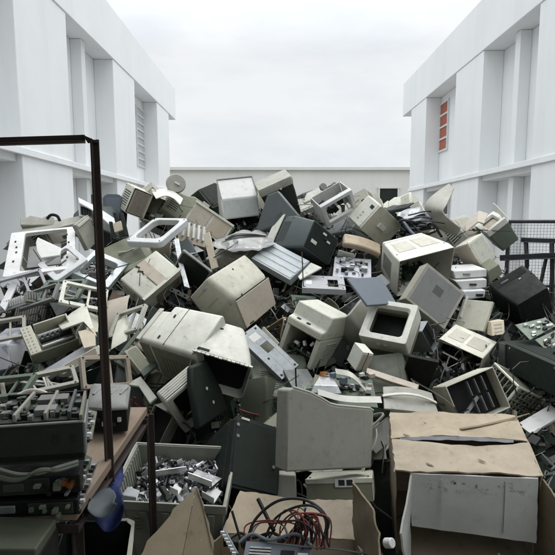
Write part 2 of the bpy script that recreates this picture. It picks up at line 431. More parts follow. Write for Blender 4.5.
r = empty('shade_shed', 'unseen open shed added with its roof shaped to shade the left foreground', 'shed', (0, -1.5, 0))
for x0, x1, yf in ((-4.6, .35, 1.7), (.353, 4.8, -1.6)):  # added roof out of view, split and sized for the shade it throws
    mb = MB(); n = 46; A_ = []; B_ = []
    for k in range(n+1): A_.append((x0+(x1-x0)*k/n, yf+1.5, 2.95+.02*math.sin(k*1.57))); B_.append((x0+(x1-x0)*k/n, -3.4, 3.35+.02*math.sin(k*1.57)))
    mb.sheet(A_, B_, .004); mb.build('roof', 'grey', r, bevel=0)
mb = MB(); mb.box((.1, -3.3, 1.65), (9.2, .15, 3.3)); mb.build('wall', 'wall_far', r, bevel=.01)
for xx in (-4.2, 4.3):
    for yy in ((1.6 if xx < 0 else -1.6)+1.3, -1.0 if xx < 0 else -1.5): mb = MB(); mb.box((xx, yy, 1.45), (.1, .1, 2.9)); mb.build('post', 'steel_brown', r, bevel=.003)
# ---- places, turns and sizes of the pieces of the heap: (location, quaternion, size)
POSE = {
 'A1': ((-1.742, 3.705, 1.457), (0.9575, 0.2376, -0.0156, 0.1628), (0.464, 0.63, 0.06)),
 'A2': ((-1.514, 3.525, 1.392), (0.8542, 0.3261, -0.1803, 0.3627), (0.26, 0.247, 0.04)),
 'A3': ((-1.29, 3.625, 1.327), (0.7035, 0.3038, -0.0253, 0.6419), (0.334, 0.269, 0.07)),
 'A5': ((-1.809, 4.103, 1.649), (0.9701, 0.1899, -0.0984, 0.1147), (0.601, 0.17, 0.03)),
 'A8': ((-1.522, 3.989, 1.599), (0.5025, 0.5563, 0.2878, 0.5961), (0.211, 0.219, 0.04)),
 'B1': ((-1.229, 4.614, 1.846), (0.9309, 0.0666, 0.203, 0.2964), (0.34, 0.239, 0.238)),
 'B5': ((-0.579, 4.418, 1.656), (0.9531, -0.0757, 0.2921, -0.0246), (0.381, 0.303, 0.188)),
 'B6': ((-0.694, 4.046, 1.564), (0.8377, 0.4793, 0.2286, 0.1275), (0.225, 0.157, 0.06)),
 'B7': ((-0.507, 3.794, 1.467), (0.8253, 0.5301, -0.1919, 0.033), (0.055, 0.302, 0.02)),
 'B8': ((-0.617, 3.595, 1.336), (0.4004, 0.8579, 0.122, -0.298), (0.245, 0.278, 0.04)),
 'B9': ((-0.921, 3.869, 1.605), (0.9328, 0.2436, -0.0614, -0.2583), (0.36, 0.366, 0.05)),
 'B11': ((-0.884, 3.49, 1.273), (0.8009, 0.4195, -0.1403, 0.4036), (0.333, 0.237, 0.186)),
 'C1': ((-0.363, 4.575, 1.902), (0.9868, 0.0912, -0.0473, 0.1253), (0.324, 0.268, 0.328)),
 'C2': ((0.016, 4.568, 1.902), (0.9637, 0.1665, -0.2005, 0.0586), (0.31, 0.282, 0.359)),
 'C2b': ((-0.007, 4.097, 1.784), (0.8125, 0.5066, -0.2644, -0.1154), (0.433, 0.303, 0.05)),
 'C3': ((0.213, 3.959, 1.52), (0.3146, -0.2458, -0.1006, -0.9113), (0.379, 0.387, 0.285)),
 'C4': ((0.024, 3.73, 1.383), (0.8621, 0.2936, -0.1965, 0.3633), (0.225, 0.382, 0.066)),
 'C7': ((0.483, 4.325, 1.836), (0.9251, 0.2721, -0.2233, 0.1421), (0.302, 0.204, 0.222)),
 'C8': ((0.821, 4.214, 1.687), (0.8952, 0.1678, 0.3161, 0.2657), (0.346, 0.203, 0.248)),
 'C9': ((0.661, 3.941, 1.498), (0.9414, 0.3047, 0.1432, -0.0214), (0.307, 0.129, 0.05)),
 'C10a': ((0.326, 3.526, 1.246), (0.9932, 0.1115, 0.0177, -0.0281), (0.3, 0.27, 0.03)),
 'C10b': ((0.538, 2.837, 1.293), (0.8912, 0.3658, 0.1138, 0.2429), (0.257, 0.197, 0.015)),
 'C10c': ((0.57, 3.799, 1.319), (0.9754, 0.2068, 0.0128, -0.0753), (0.283, 0.304, 0.05)),
 'C11': ((1.008, 3.713, 1.395), (0.9588, 0.2254, -0.0699, 0.1582), (0.449, 0.328, 0.304)),
 'C12': ((1.015, 3.255, 1.196), (0.6814, 0.5621, -0.1679, 0.4376), (0.299, 0.328, 0.097)),
 'D1': ((1.856, 4.229, 1.601), (0.7247, -0.5846, -0.2192, -0.2916), (0.186, 0.235, 0.257)),
 'D2': ((1.559, 3.941, 1.441), (0.7954, 0.1213, -0.2484, -0.5394), (0.172, 0.169, 0.229)),
 'D5': ((1.636, 3.304, 1.177), (0.9278, 0.2524, -0.2655, 0.0713), (0.266, 0.263, 0.272)),
 'D6': ((1.271, 3.188, 1.088), (0.7561, 0.4321, -0.2729, -0.4087), (0.223, 0.202, 0.02)),
 'D8': ((1.146, 3.018, 0.851), (0.9266, 0.1452, 0.1088, -0.3294), (0.272, 0.252, 0.264)),
 'D9': ((0.994, 2.485, 0.794), (0.9664, -0.1627, -0.1564, 0.1234), (0.293, 0.14, 0.217)),
 'D10': ((1.283, 2.683, 0.742), (0.953, 0.1197, 0.2509, 0.1206), (0.202, 0.224, 0.181)),
 'D11': ((1.46, 2.614, 0.921), (0.7393, 0.0069, -0.0113, -0.6733), (0.567, 0.25, 0.154)),
 'D12': ((1.359, 2.458, 0.623), (0.9631, 0.1327, -0.1931, 0.1322), (0.191, 0.081, 0.153)),
 'E1': ((-0.263, 3.258, 1.195), (0.7476, 0.427, 0.1017, 0.4985), (0.446, 0.385, 0.297)),
 'E2': ((-0.47, 2.57, 0.986), (0.5071, 0.2094, 0.2262, -0.8049), (0.277, 0.375, 0.482)),
 'E3': ((-0.267, 2.432, 1.017), (0.9662, 0.214, 0.1403, -0.0313), (0.29, 0.268, 0.239)),
 'E4': ((-0.424, 2.265, 0.858), (0.8707, 0.3138, -0.1953, 0.3243), (0.183, 0.074, 0.32)),
 'E5': ((-0.186, 2.027, 0.656), (0.8891, -0.3537, 0.1366, 0.2563), (0.229, 0.367, 0.283)),
 'E6': ((-0.054, 2.691, 0.973), (0.8226, 0.3652, 0.0001, 0.4357), (0.15, 0.335, 0.03)),
 'E7': ((0.219, 2.906, 1.048), (0.9353, 0.0065, 0.1713, -0.3094), (0.249, 0.267, 0.292)),
 'E8': ((0.646, 2.787, 1.08), (0.893, -0.3585, 0.1304, -0.2387), (0.268, 0.192, 0.258)),
 'E9': ((0.44, 2.597, 0.975), (0.8083, -0.022, 0.1915, -0.5564), (0.106, 0.066, 0.113)),
 'E10': ((0.605, 2.219, 0.868), (0.9759, 0.2078, 0.0649, -0.014), (0.252, 0.134, 0.03)),
 'E12': ((0.151, 1.996, 0.852), (0.8294, -0.1419, -0.0732, -0.5353), (0.298, 0.392, 0.304)),
 'E14': ((0.265, 1.955, 0.61), (0.9786, -0.1768, -0.0428, -0.0962), (0.263, 0.213, 0.089)),
 'F1': ((0.729, 1.926, 0.684), (0.9879, 0.1276, -0.0374, -0.0804), (0.512, 0.343, 0.298)),
 'F3': ((-0.386, 1.832, 0.645), (0.9942, 0.1048, 0.0133, -0.0216), (0.417, 0.323, 0.2)),
 'G1': ((-1.571, 2.868, 0.891), (0.7162, 0.3854, 0.3843, 0.4369), (0.13, 0.137, 0.12)),
 'G2': ((-1.318, 2.84, 1.019), (0.8801, 0.3613, -0.014, 0.3076), (0.26, 0.2, 0.098)),
 'G3': ((-1.155, 2.711, 0.921), (0.8923, 0.335, -0.1826, 0.2415), (0.292, 0.061, 0.03)),
 'G4': ((-1.057, 2.652, 0.935), (0.8905, 0.3704, -0.1807, 0.193), (0.224, 0.059, 0.05)),
 'G5': ((-1.559, 3.251, 1.177), (0.7471, 0.4084, 0.3898, 0.3509), (0.225, 0.06, 0.03)),
 'G5b': ((-1.713, 3.198, 1.156), (0.7649, 0.62, -0.1658, 0.0549), (0.196, 0.057, 0.03)),
 'G6': ((-1.698, 3.403, 1.053), (0.8345, 0.5308, -0.1075, -0.1019), (0.259, 0.157, 0.03)),
 'G8': ((-1.011, 3.072, 1.101), (0.9053, 0.4024, -0.1263, 0.0505), (0.152, 0.345, 0.04)),
 'G9': ((-0.76, 2.635, 0.947), (0.7326, 0.3702, 0.2032, 0.5338), (0.099, 0.143, 0.03)),
 'E4b': ((-0.329, 2.248, 0.913), (0.6474, 0.496, 0.3836, 0.4331), (0.296, 0.275, 0.03)),
}
# ------------------------------------------------------------------ the heap: housings, frames and panels
FULL = [(-.5, .5, -.5, .5), (.5, .5, -.5, .5)]
def plate_mb(d, lip=0.0, t=.004):
    """pressed panel: sheet on top, folded lips below"""
    mb = MB()
    if lip:
        x, y, z = d.x/2, d.y/2, d.z/2
        mb.box((0, 0, z-t/2), (d.x, d.y, t))
        for sx_ in (-1, 1): mb.box((sx_*(x-t/2), 0, z-t-lip/2), (t, d.y, lip))
        for sy in (-1, 1): mb.box((0, sy*(y-t/2), z-t-lip/2), (d.x-2*t-.001, t, lip))
    else: mb.box((0, 0, 0), d)
    return mb
def ring_frame(d, l, r_, b, t_, T=None, r=.01, ri=.02):
    """flat frame in the xy plane with an opening"""
    T = T or d.z; mb = MB(); x, y = d.x/2, d.y/2; z1 = d.z/2; z0 = z1-T
    def sw(pts, z): return [(p[0], p[2], z) for p in pts]
    o = rr(0, -x, x, -y, y, r); i = rr(0, -x+l, x-r_, -y+b, y-t_, ri)
    mb.loft([sw(o, z0), sw(o, z1), sw(i, z1), sw(i, z0), sw(o, z0)], False, False)
    bmesh.ops.remove_doubles(mb.bm, verts=mb.bm.verts[:], dist=1e-5)
    return mb
TOPZ = lambda d: [Vector((-d.x/2, -d.y/2, d.z/2)), Vector((d.x/2, -d.y/2, d.z/2)), Vector((d.x/2, d.y/2, d.z/2)), Vector((-d.x/2, d.y/2, d.z/2))]

# --- left end of the crest
o, d = thing('A1', 'scrap_rack', 'large white punched metal rack frame leaning at the left end of the heap', 'metal frame', nick='the white punched rack frame')
ring_frame(d, .1, .06, .045, .028, .03).build('frame', 'white', o)
pa = TOPZ(d)
for u, v in ((.11, .3), (.13, .5), (.12, .62), (.09, .76), (.88, .25), (.9, .6), (.87, .8)):
    panel(o, 'slot', pa, u-.014, u+.014, v-.022, v+.022, .0012, 'hollow', 0)  # dark slabs stand in for the shade inside punched holes
mb = MB(); mb.box((0, d.y*.1, -.06), (d.x*.5, d.y*.5, .01)); mb.build('back_plate', 'grey', o)
o, d = thing('A2', 'plastic_surround', 'small white open frame standing on one corner inside the punched rack frame', 'frame', nick='the small white frame')
ring_frame(d, .04, .035, .045, .018, .03).build('frame', 'white', o)
o, d = thing('A3', 'screen_surround', 'pale blue-grey screen surround lying face up by the thin brown post', 'monitor bezel', nick='the blue-grey surround')
ring_frame(d, .03, .05, .05, .03, .06, ri=.03).build('bezel', 'white_blue', o)
o, d = thing('A5', 'metal_sheet', 'long dirty grey metal panel lying edge on behind the punched rack frame', 'metal panel')
plate_mb(d, .02).build('sheet', 'beige_grey', o)
o = empty('foam_block', 'torn grey strip of packing foam lying on the long metal panel', 'packing foam')
mb = MB(); mb.sheet([P(21, 219+(k % 2), 4.15) if k == 0 else P(21+k*5.5, 218.5+1.6*math.sin(k*2.1), 4.15) for k in range(7)], [P(21+k*5.5, 227, 4.1) for k in range(7)], .05); mb.build('block', 'beige_grey', o, bevel=.006)
o = empty('carrying_grip', 'black curved carrying handle poking up behind the punched rack frame', 'handle')
mb = MB(); mb.tube(curve_pts([P(47, 219, 4.05), P(51, 215, 4.05), P(57, 216, 4.05), P(60, 221, 4.05)], 6), .012, 8); mb.build('grip', 'black', o, bevel=0)
o = empty('fan_disc', 'white quarter-round plastic plate lying inside the punched rack frame', 'plastic plate')
mb = MB(); slab_poly(mb, [P(36, 243, 3.62), P(38, 238, 3.66), P(62, 249, 3.62), P(60, 256, 3.56), P(41, 259, 3.53), P(37, 252, 3.58)], .02); mb.build('plate', 'white', o, bevel=.005)
o, d = thing('A8', 'metal_sheet', 'tilted beige panel with a raised rim half hidden by the brown post', 'panel', nick='the beige panel behind the brown post')
plate_mb(d, .03).build('sheet', 'beige_grey', o)
panel(o, 'rim', TOPZ(d), .05, .95, .86, .95, .008, 'beige')
o = empty('slotted_bracket', 'white bracket with four dark slots standing at the back left of the heap', 'bracket')
mb = MB(); slab_poly(mb, [P(79, 203, 4.2), P(90, 207, 4.15), P(92, 219, 4.1), P(80, 217, 4.15)], .03); mb.build('plate', 'white', o)
for k in range(4):
    a = 81+k*2.5; mb = MB(); slab_poly(mb, [P(a, 206+k*.8, 4.13-k*.01), P(a+1.4, 206.6+k*.8, 4.12-k*.01), P(a+1.5, 215+k*.5, 4.09-k*.01), P(a+.1, 214.5+k*.5, 4.1-k*.01)], .012); mb.build('slot', 'hollow', o, bevel=0)
o = empty('plastic_cover', 'long white plastic cover sloping down behind the brown post', 'plastic cover')
mb = MB(); mb.sheet([P(78, 198, 4.3), P(90, 204, 4.25), P(104, 212, 4.2), P(116, 220, 4.15)], [P(79, 203, 4.1), P(92, 210, 4.05), P(104, 220, 4.0), P(113, 228, 3.95)], .012); mb.build('cover', 'white', o)
o = empty('computer_case', 'small rounded blue-grey case behind the beige housing on the left crest', 'computer case', P(112, 205, 4.55), Quaternion((0, 0, 1), .4))
sh = Shell(Vector((.17, .2, .19)), FULL, .05); sh.mesh(False).build('shell', 'slate', o); panel(o, 'face', sh.patch('F'), .15, .85, .12, .8, .003, 'slate')
o = empty('clip_bracket', 'black four pronged bracket standing beside the large silver surround', 'bracket')
for a, b in ((P(109, 222, 3.95), P(113, 240, 3.9)), (P(113, 213, 3.98), P(116, 225, 3.95)), (P(120, 213, 3.98), P(125, 236, 3.9)), (P(112, 241, 3.9), P(125, 237, 3.88))):
    mb = MB(); mb.sheet([a, b], [a+RT*.028, b+RT*.03], .02); mb.build('prong', 'black', o)
mb = MB(); slab_poly(mb, [P(113, 224, 3.93), P(121, 221, 3.93), P(123, 230, 3.91), P(115, 233, 3.91)], .02); mb.build('body', 'beige_warm', o)

# --- beige housings of the left crest
o, d = thing('B1', 'computer_case', 'beige case with a ribbed vent beside a dark bay, highest on the left crest', 'computer case', nick='the case with vent and dark bay')
sh = Shell(d, FULL, .012); sh.mesh(True).build('shell', 'beige', o)
F = sh.patch('F')
mb = MB(); pslab(mb, F, .05, .5, .05, .95, -.012, .02); pp = mb.build('vent_panel', 'beige_tan', o)
vents(pp, [p+Vector((0, .012, 0)) for p in F], .09, .46, .1, .9, 12, 'beige_tan', 'v', .003)
mb = MB(); pslab(mb, F, .5, .54, .02, .98, -.002, .04); mb.build('divider', 'beige', o)
innards(o, (d.x*.23, 0, -d.z*.3), (d.x*.35, d.y*.8), 14, seed=3)
vents(o, sh.patch('L'), .15, .85, .2, .8, 7, 'beige')
o = empty('swivel_disc', 'round grey-beige monitor foot standing on edge at the top of the crest', 'monitor foot')
c = P(176, 183.5, 4.5); ax = (Vector((0, 0, CAMZ))-c+Vector((.5, 0, .9))).normalized()
mb = MB(); mb.cyl(c, ax, .09, .03, 28, .082); mb.build('disc', 'beige_grey', o, bevel=.004)
mb = MB(); mb.box(c+ax*.02+Vector((.01, 0, -.004)), (.05, .02, .016), Matrix.Rotation(.5, 3, 'Y')); mb.build('catch', 'white', o)
o = empty('housing_fragment', 'curved pale fragment of housing lying under the round grey-beige monitor foot', 'housing fragment')
mb = MB(); mb.sheet(curve_pts([P(152, 192, 4.5), P(163, 189, 4.5), P(174, 192, 4.48), P(183, 199, 4.45)], 4), curve_pts([P(156, 199, 4.35), P(166, 196, 4.35), P(174, 199, 4.33), P(180, 205, 4.3)], 4), .01); mb.build('fragment', 'beige_pale', o)
o = empty('housing_corner', 'broken pointed beige housing corner behind the topmost left case', 'housing fragment')
mb = MB(); mb.sheet([P(142, 190, 4.7), P(152, 182, 4.7), P(161, 192, 4.65)], [P(146, 194, 4.5), P(153, 187, 4.5), P(158, 195, 4.45)], .012); mb.build('fragment', 'beige_grey', o)
o, d = thing('B5', 'monitor', 'beige monitor back with two tan panels, left of the white folded cover', 'monitor', nick='the monitor with two tan panels')
sh = Shell(d, [(-.5, .5, -.5, .5), (-.1, .5, -.5, .5), (.5, .38, -.4, .4)], .014); sh.mesh(False).build('shell', 'beige', o)
for a, b in ((.05, .47), (.53, .95)): panel(o, 'rear_panel', sh.patch('F'), a, b, .08, .86, .004, 'beige_tan')
panel(o, 'rim', sh.patch('F'), -.01, 1.01, .92, 1.02, .018, 'beige_pale')
vents(o, sh.patch('T', 1), .1, .9, .2, .85, 10, 'beige')
o, d = thing('B6', 'paper_guide', 'beige paper guide with five white fins under the two tan panels', 'paper guide', nick='the finned paper guide')
plate_mb(d, .03).build('plate', 'beige_warm', o)
for k in range(5): panel(o, 'fin', TOPZ(d), .06+k*.19, .14+k*.19, .25, 1.08, .03, 'white')
o, d = thing('B7', 'plastic_strip', 'narrow yellowish strip lying across the middle of the left crest', 'plastic strip')
plate_mb(d).build('strip', 'beige_warm', o)
o, d = thing('B8', 'metal_sheet', 'dark green stand-in for a shaded opening with pale rim between silver strut and yellowish strip', 'panel', nick='the dark green panel')
plate_mb(d, .02).build('sheet', 'black_green', o); ring_frame(Vector((d.x+.01, d.y+.01, d.z+.006)), .012, .012, .012, .012, .02).build('rim', 'grey', o)  # flat dark sheet paints the unlit inside of an opened shell
o, d = thing('B9', 'screen_surround', 'large silvery white screen surround with rounded corners, lying tilted on the left crest', 'monitor bezel', nick='the large silver surround')
ring_frame(d, .035, .05, .06, .03, .05, r=.035, ri=.05).build('bezel', 'white', o, bevel=.006)
screws(o, TOPZ(d), ((.06, .08), (.94, .07), (.06, .93), (.93, .93)), .005)
o = empty('metal_strut', 'thin silvery strut hanging down from the large silver surround', 'strut')
mb = MB(); mb.sheet([P(174, 240, 3.72), P(178, 262, 3.6), P(184, 287, 3.5)], [P(179, 239, 3.72), P(183, 262, 3.6), P(190, 289, 3.5)], .02); mb.build('strut', 'zinc', o)
o, d = thing('B11', 'monitor_shell', 'cracked beige housing with a tan band, below the large silver surround', 'monitor shell', nick='the cracked housing with tan band')
sh = Shell(d, FULL, .016); sh.mesh(False).build('shell', 'beige_pale', o)
T = sh.patch('T')
panel(o, 'band', T, .42, .66, .0, 1.0, .003, 'beige_tan')
panel(o, 'lip', T, -.01, 1.02, -.03, .07, .008, 'beige_pale')
mb = MB()
for a, b, c_, e in ((.4, .99, .44, .86), (.44, .88, .34, .8), (.35, .82, .42, .7), (.41, .72, .38, .62)):
    p, q = pt(T, a, b), pt(T, c_, e); n = Vector((0, 0, 1)); mb.sheet([p+n*.002, q+n*.002], [p+n*.002+Vector((.014, .004, 0)), q+n*.002+Vector((.01, .003, 0))], .004)
mb.build('crack', 'hollow', o, bevel=0)
mb = MB(); pslab(mb, T, .395, .41, .0, .5, .0012); mb.build('seam', 'hollow', o, bevel=0)
vents(o, sh.patch('F'), .3, .95, .1, .6, 5, 'olive')
vents(o, sh.patch('L'), .1, .9, .2, .8, 6, 'beige_pale')

# --- middle of the crest
o, d = thing('C1', 'case_cover', 'white folded case cover with a thin grey rim, standing at the middle of the crest', 'case cover', nick='the white folded cover')
prof = [(-.5, -.5), (-.45, .05), (.2, .5), (.28, .5), (.5, -.1), (.5, -.5)]
mb = MB(); mb.prism([(-.5*d.x, y*d.y, z*d.z) for y, z in prof], (d.x, 0, 0)); mb.build('cover', 'white', o, bevel=.006)
mb = MB(); X = d.x/2
for sx_ in (-1, 1): mb.tube([(sx_*X, -.43*d.y, .07*d.z), (sx_*X, .2*d.y, .515*d.z)], .006, 6)
mb.tube([(-X, .2*d.y, .515*d.z), (X, .2*d.y, .515*d.z)], .007, 6); mb.build('rim', 'grey', o, bevel=0)
pa = [Vector((-X, -.5*d.y, -.5*d.z)), Vector((X, -.5*d.y, -.5*d.z)), Vector((X, -.45*d.y, .05*d.z)), Vector((-X, -.45*d.y, .05*d.z))]
panel(o, 'face_plate', pa, .03, .97, .06, .93, .003, 'white_blue')
o, d = thing('C2', 'monitor', 'black monitor lying under its beige screen surround, highest at the middle of the crest', 'monitor', nick='the topmost black monitor')
mb = MB(); mb.loft([[(x, z, yy*d.z) for x, y, z in rr(0, -a*d.x, a*d.x, -a*d.y, a*d.y, .02)] for yy, a in ((-.5, .4), (.1, .47), (.3, .48))]); mb.build('shell', 'black_green', o)
mb = MB(); mb.loft([[(x, z, yy*d.z) for x, y, z in rr(0, -a*d.x, a*d.x, -a*d.y, a*d.y, .02)] for yy, a in ((.3, .5), (.42, .52), (.5, .5))]); mb.build('bezel', 'beige_grey', o, bevel=.004)
panel(o, 'button', bxpatch(d, 'F'), .58, .62, .79, .83, .012, 'white')
o, d = thing('C2b', 'housing_fragment', 'dark grey wedge of monitor housing leaning on the topmost black monitor', 'housing panel', nick='the dark grey wedge')
mb = MB(); mb.prism([(-.5*d.x, -.5*d.y, -.5*d.z), (.5*d.x, -.5*d.y, -.5*d.z), (.1*d.x, .5*d.y, -.5*d.z), (-.15*d.x, .5*d.y, -.5*d.z)], (0, 0, d.z)); mb.build('sheet', 'charcoal', o, bevel=.012)
o, d = thing('C3', 'monitor', 'charcoal monitor with a beige surround and dark socket plate, at the crest', 'monitor', nick='the charcoal monitor')
sh = Shell(d, [(-.3, .5, -.5, .5), (.0, .5, -.5, .5), (.5, .4, -.4, .4)], .018); sh.mesh(False).build('shell', 'charcoal', o)
bezel(o, d, -.56*d.y, -.3*d.y, .53, -.53, .53, .03, .03, .05, 'beige_pale')
K = sh.patch('K'); panel(o, 'back_plate', K, .03, .97, .03, .97, .004, 'black_green')
for a, b in ((.42, .78), (.62, .62), (.5, .66)): panel(o, 'socket', K, a, a+.12, b, b+.07, .012, 'white' if a != .5 else 'hollow')
vents(o, sh.patch('R', 0), .2, .9, .2, .8, 8, 'charcoal', 'v'); panel(o, 'label_sticker', K, .15, .35, .3, .42, .006, 'sticker')
o, d = thing('C4', 'loose_cover', 'pale blue-white ribbed lid lying below the charcoal monitor', 'lid', nick='the ribbed blue-white lid')
plate_mb(d, d.z-.005).build('lid', 'white_blue', o, bevel=.005)
for k in range(4): panel(o, 'rib', TOPZ(d), .06+.25*k, .22+.25*k, .02, .98, .004, 'white_blue')
o = empty('housing_fragment', 'small triangular beige scrap beside the ribbed blue-white lid', 'housing fragment')
mb = MB(); slab_poly(mb, [P(298, 277, 3.6), P(311, 263, 3.68), P(322, 268, 3.62), P(300, 280, 3.55)], .012); mb.build('fragment', 'beige_pale', o)
def crumpled(label, u0, v0, u1, v1, dd, sag, mat, seed, nx=26, ny=9, amp=.028, name='plastic_sheet', cat='plastic sheet', h=16, key=None):
    o = empty(name, label, cat); rnd = random.Random(seed); mb = MB(); G = []
    for j in range(ny):
        row = []
        for i in range(nx):
            s, q = i/(nx-1), j/(ny-1)
            u = u0+(u1-u0)*s; v = v0+(v1-v0)*s+h*(q-.5)*(.45+.8*math.sin(math.pi*min(1, max(0, s*.9+.05))))
            p = P(u, v, dd-.32*(q-.5)+sag*math.sin(math.pi*s)); k = noise.noise_vector(p*9+Vector((seed, 0, 0)))+noise.noise_vector(p*21)*.6
            row.append(mb.v(p+k*amp))
        G.append(row)
    for j in range(ny-1):
        for i in range(nx-1): mb.face([G[j][i], G[j][i+1], G[j+1][i+1], G[j+1][i]])
    ob = mb.build('sheet', mat, o, bevel=0, smooth=28); so_ = ob.modifiers.new('thick', 'SOLIDIFY'); so_.thickness = .002
    return o
crumpled('crumpled clear plastic wrapping with grey streaks below the white folded cover', 214, 244, 276, 238, 3.95, -.05, 'film', 3)
o = empty('printed_card', 'striped dark ribbon cable lying on the crumpled plastic wrapping', 'ribbon cable')
for k in range(3):
    mb = MB(); mb.sheet(curve_pts([P(222+k*3, 241-k*2.2, 3.8), P(236, 237.5-k*2.2, 3.78), P(252, 236-k*1.6, 3.76), P(266, 236-k*.6, 3.76)], 5), curve_pts([P(222+k*3, 242.2-k*2.2, 3.78), P(236, 238.7-k*2.2, 3.76), P(252, 237.2-k*1.6, 3.74), P(266, 237-k*.6, 3.74)], 5), .006); mb.build('strip', 'charcoal' if k % 2 else 'grey', o, bevel=0)
o, d = thing('C7', 'drive_cage', 'white open metal drive frame standing on edge, right of the topmost black monitor', 'drive frame', nick='the white drive frame')
sh = Shell(d, FULL, .004); 
bezel(o, d, -.5*d.y, -.3*d.y, .5, -.5, .5, .03, .03, .035, 'white', r=.006, ri=.006, name='frame')
mb = MB()
for sx_ in (-1, 1): mb.box((sx_*(d.x/2-.006), .1*d.y, 0), (.008, d.y*.8, d.z-.01))
mb.box((0, .48*d.y, 0), (d.x-.03, .006, d.z-.012)); mb.build('side_panel', 'white', o)
for k in range(5):
    rn = random.Random(40+k); mb = MB(); mb.box((d.x*(-.3+.15*k), rn.uniform(-.2, .3)*d.y, rn.uniform(-.3, .3)*d.z), (.05, .04, rn.uniform(.04, .12)), Matrix.Rotation(rn.uniform(-.6, .6), 3, 'Y')); mb.build('drive_mechanism', rn.choice(['zinc', 'grey', 'black']), o)
o = empty('gear_train', 'small grey gear assembly on a stick, standing against the low far building', 'gear assembly')
c = P(331, 190, 4.75)
for k, (a, b, rad) in enumerate(((-8, -3, .035), (0, 0, .045), (7, 2, .03), (3, -5, .025))):
    mb = MB(); mb.cyl(c+RT*a*.0095-DN*(-b)*.0095, (.4, -1, .3), rad, .03, 14); mb.build('gear', ('grey', 'charcoal', 'black_green', 'grey')[k], o, bevel=.002)
mb = MB(); mb.tube([P(304, 203, 4.7), P(328, 193, 4.75)], .014, 8); mb.build('stick', 'beige_tan', o, bevel=0)
o, d = thing('C8', 'monitor', 'beige monitor tipped on its corner, with a button panel, by the white drive frame', 'monitor', nick='the tipped monitor with button panel')
sh = Shell(d, FULL, .02, bow=.012); sh.mesh(False).build('shell', 'beige', o)
L = sh.patch('L'); pb = panel(o, 'button_panel', L, .08, .92, .03, .97, .006, 'beige_pale', .004)
L2 = [p+Vector((-.006, 0, 0)) for p in L]
for k in range(3): panel(pb, 'button', L2, .45, .55, .2+.12*k, .26+.12*k, .004, 'beige_tan')
panel(pb, 'knob', L2, .6, .8, .72, .84, .004, 'hollow')
panel(o, 'label_sticker', sh.patch('F'), .35, .6, .42, .58, .014, 'sticker')
o, d = thing('C9', 'plastic_cover', 'warm tan rounded cover, in front of the tipped monitor with the button panel', 'plastic cover')
mb = MB(); R_ = []
for k in range(9):
    s = k/8-.5; R_.append([(s*d.x, y, z+d.z*(.25-s*s)*1.4) for y, z in ((-d.y/2, -d.z/2), (d.y/2, -d.z/2), (d.y/2, d.z/2), (-d.y/2, d.z/2))])
mb.loft(R_); mb.build('cover', 'tan', o, bevel=.012)
o, d = thing('C10a', 'metal_plate', 'light grey metal plate with one square hole, below the charcoal monitor', 'metal plate', nick='the plate with square hole')
mb = MB(); x, y, z = d.x/2, d.y/2, d.z/2; hx0, hx1, hy0, hy1 = .1*d.x, .34*d.x, -.32*d.y, .22*d.y
for x0, x1, y0, y1 in ((-x, hx0, -y, y), (hx1, x, -y, y), (hx0, hx1, -y, hy0), (hx0, hx1, hy1, y)): mb.box(((x0+x1)/2, (y0+y1)/2, z), (x1-x0, y1-y0, .004))
mb.box((0, -y+.002, z-.02), (d.x, .004, .036)); mb.build('plate', 'lavender', o, bevel=.001)
screws(o, TOPZ(d), ((.06, .1), (.94, .1), (.06, .9), (.94, .9), (.5, .88)), .007)
panel(o, 'label_sticker', TOPZ(d), .08, .22, .3, .6, .003, 'sticker')
o, d = thing('C10b', 'loose_cover', 'flat slate blue lid propped over the opening of the upturned monitor surround', 'lid', nick='the slate blue lid')
mb = MB(); mb.prism([(-.36*d.x, -.5*d.y, -d.z/2), (.5*d.x, -.5*d.y, -d.z/2), (.5*d.x, .5*d.y, -d.z/2), (-.5*d.x, .5*d.y, -d.z/2)], (0, 0, d.z)); mb.build('sheet', 'slate', o, bevel=.004)
def mechanism(o, d, seed, mat='grey', n=26):
    plate_mb(d, .01).build('base_plate', mat, o); rnd = random.Random(seed); pa = TOPZ(d)
    for k in range(n):
        u, v = rnd.uniform(.04, .86), rnd.uniform(.05, .85); mb = MB()
        if rnd.random() < .3:
            mb.cyl(pt(pa, u, v)+Vector((0, 0, .012)), (0, 0, 1) if rnd.random() < .5 else (1, .2, 0), rnd.uniform(.008, .022), rnd.uniform(.015, .05), 12); mb.build('roller', rnd.choice(['black', 'grey', 'zinc']), o, bevel=0)
        else:
            pslab(mb, pa, u, u+rnd.uniform(.04, .16), v, v+rnd.uniform(.04, .16), rnd.uniform(.008, .035)); mb.build('carriage', rnd.choice(['grey', 'charcoal', 'zinc', 'lavender', 'black', 'lavender']), o, bevel=.001)
o, d = thing('C10c', 'printer_mechanism', 'grey printer mechanism with rollers and levers, in front of the tan rounded cover', 'printer mechanism', nick='the printer mechanism')
mechanism(o, d, 5, 'lavender', 30)
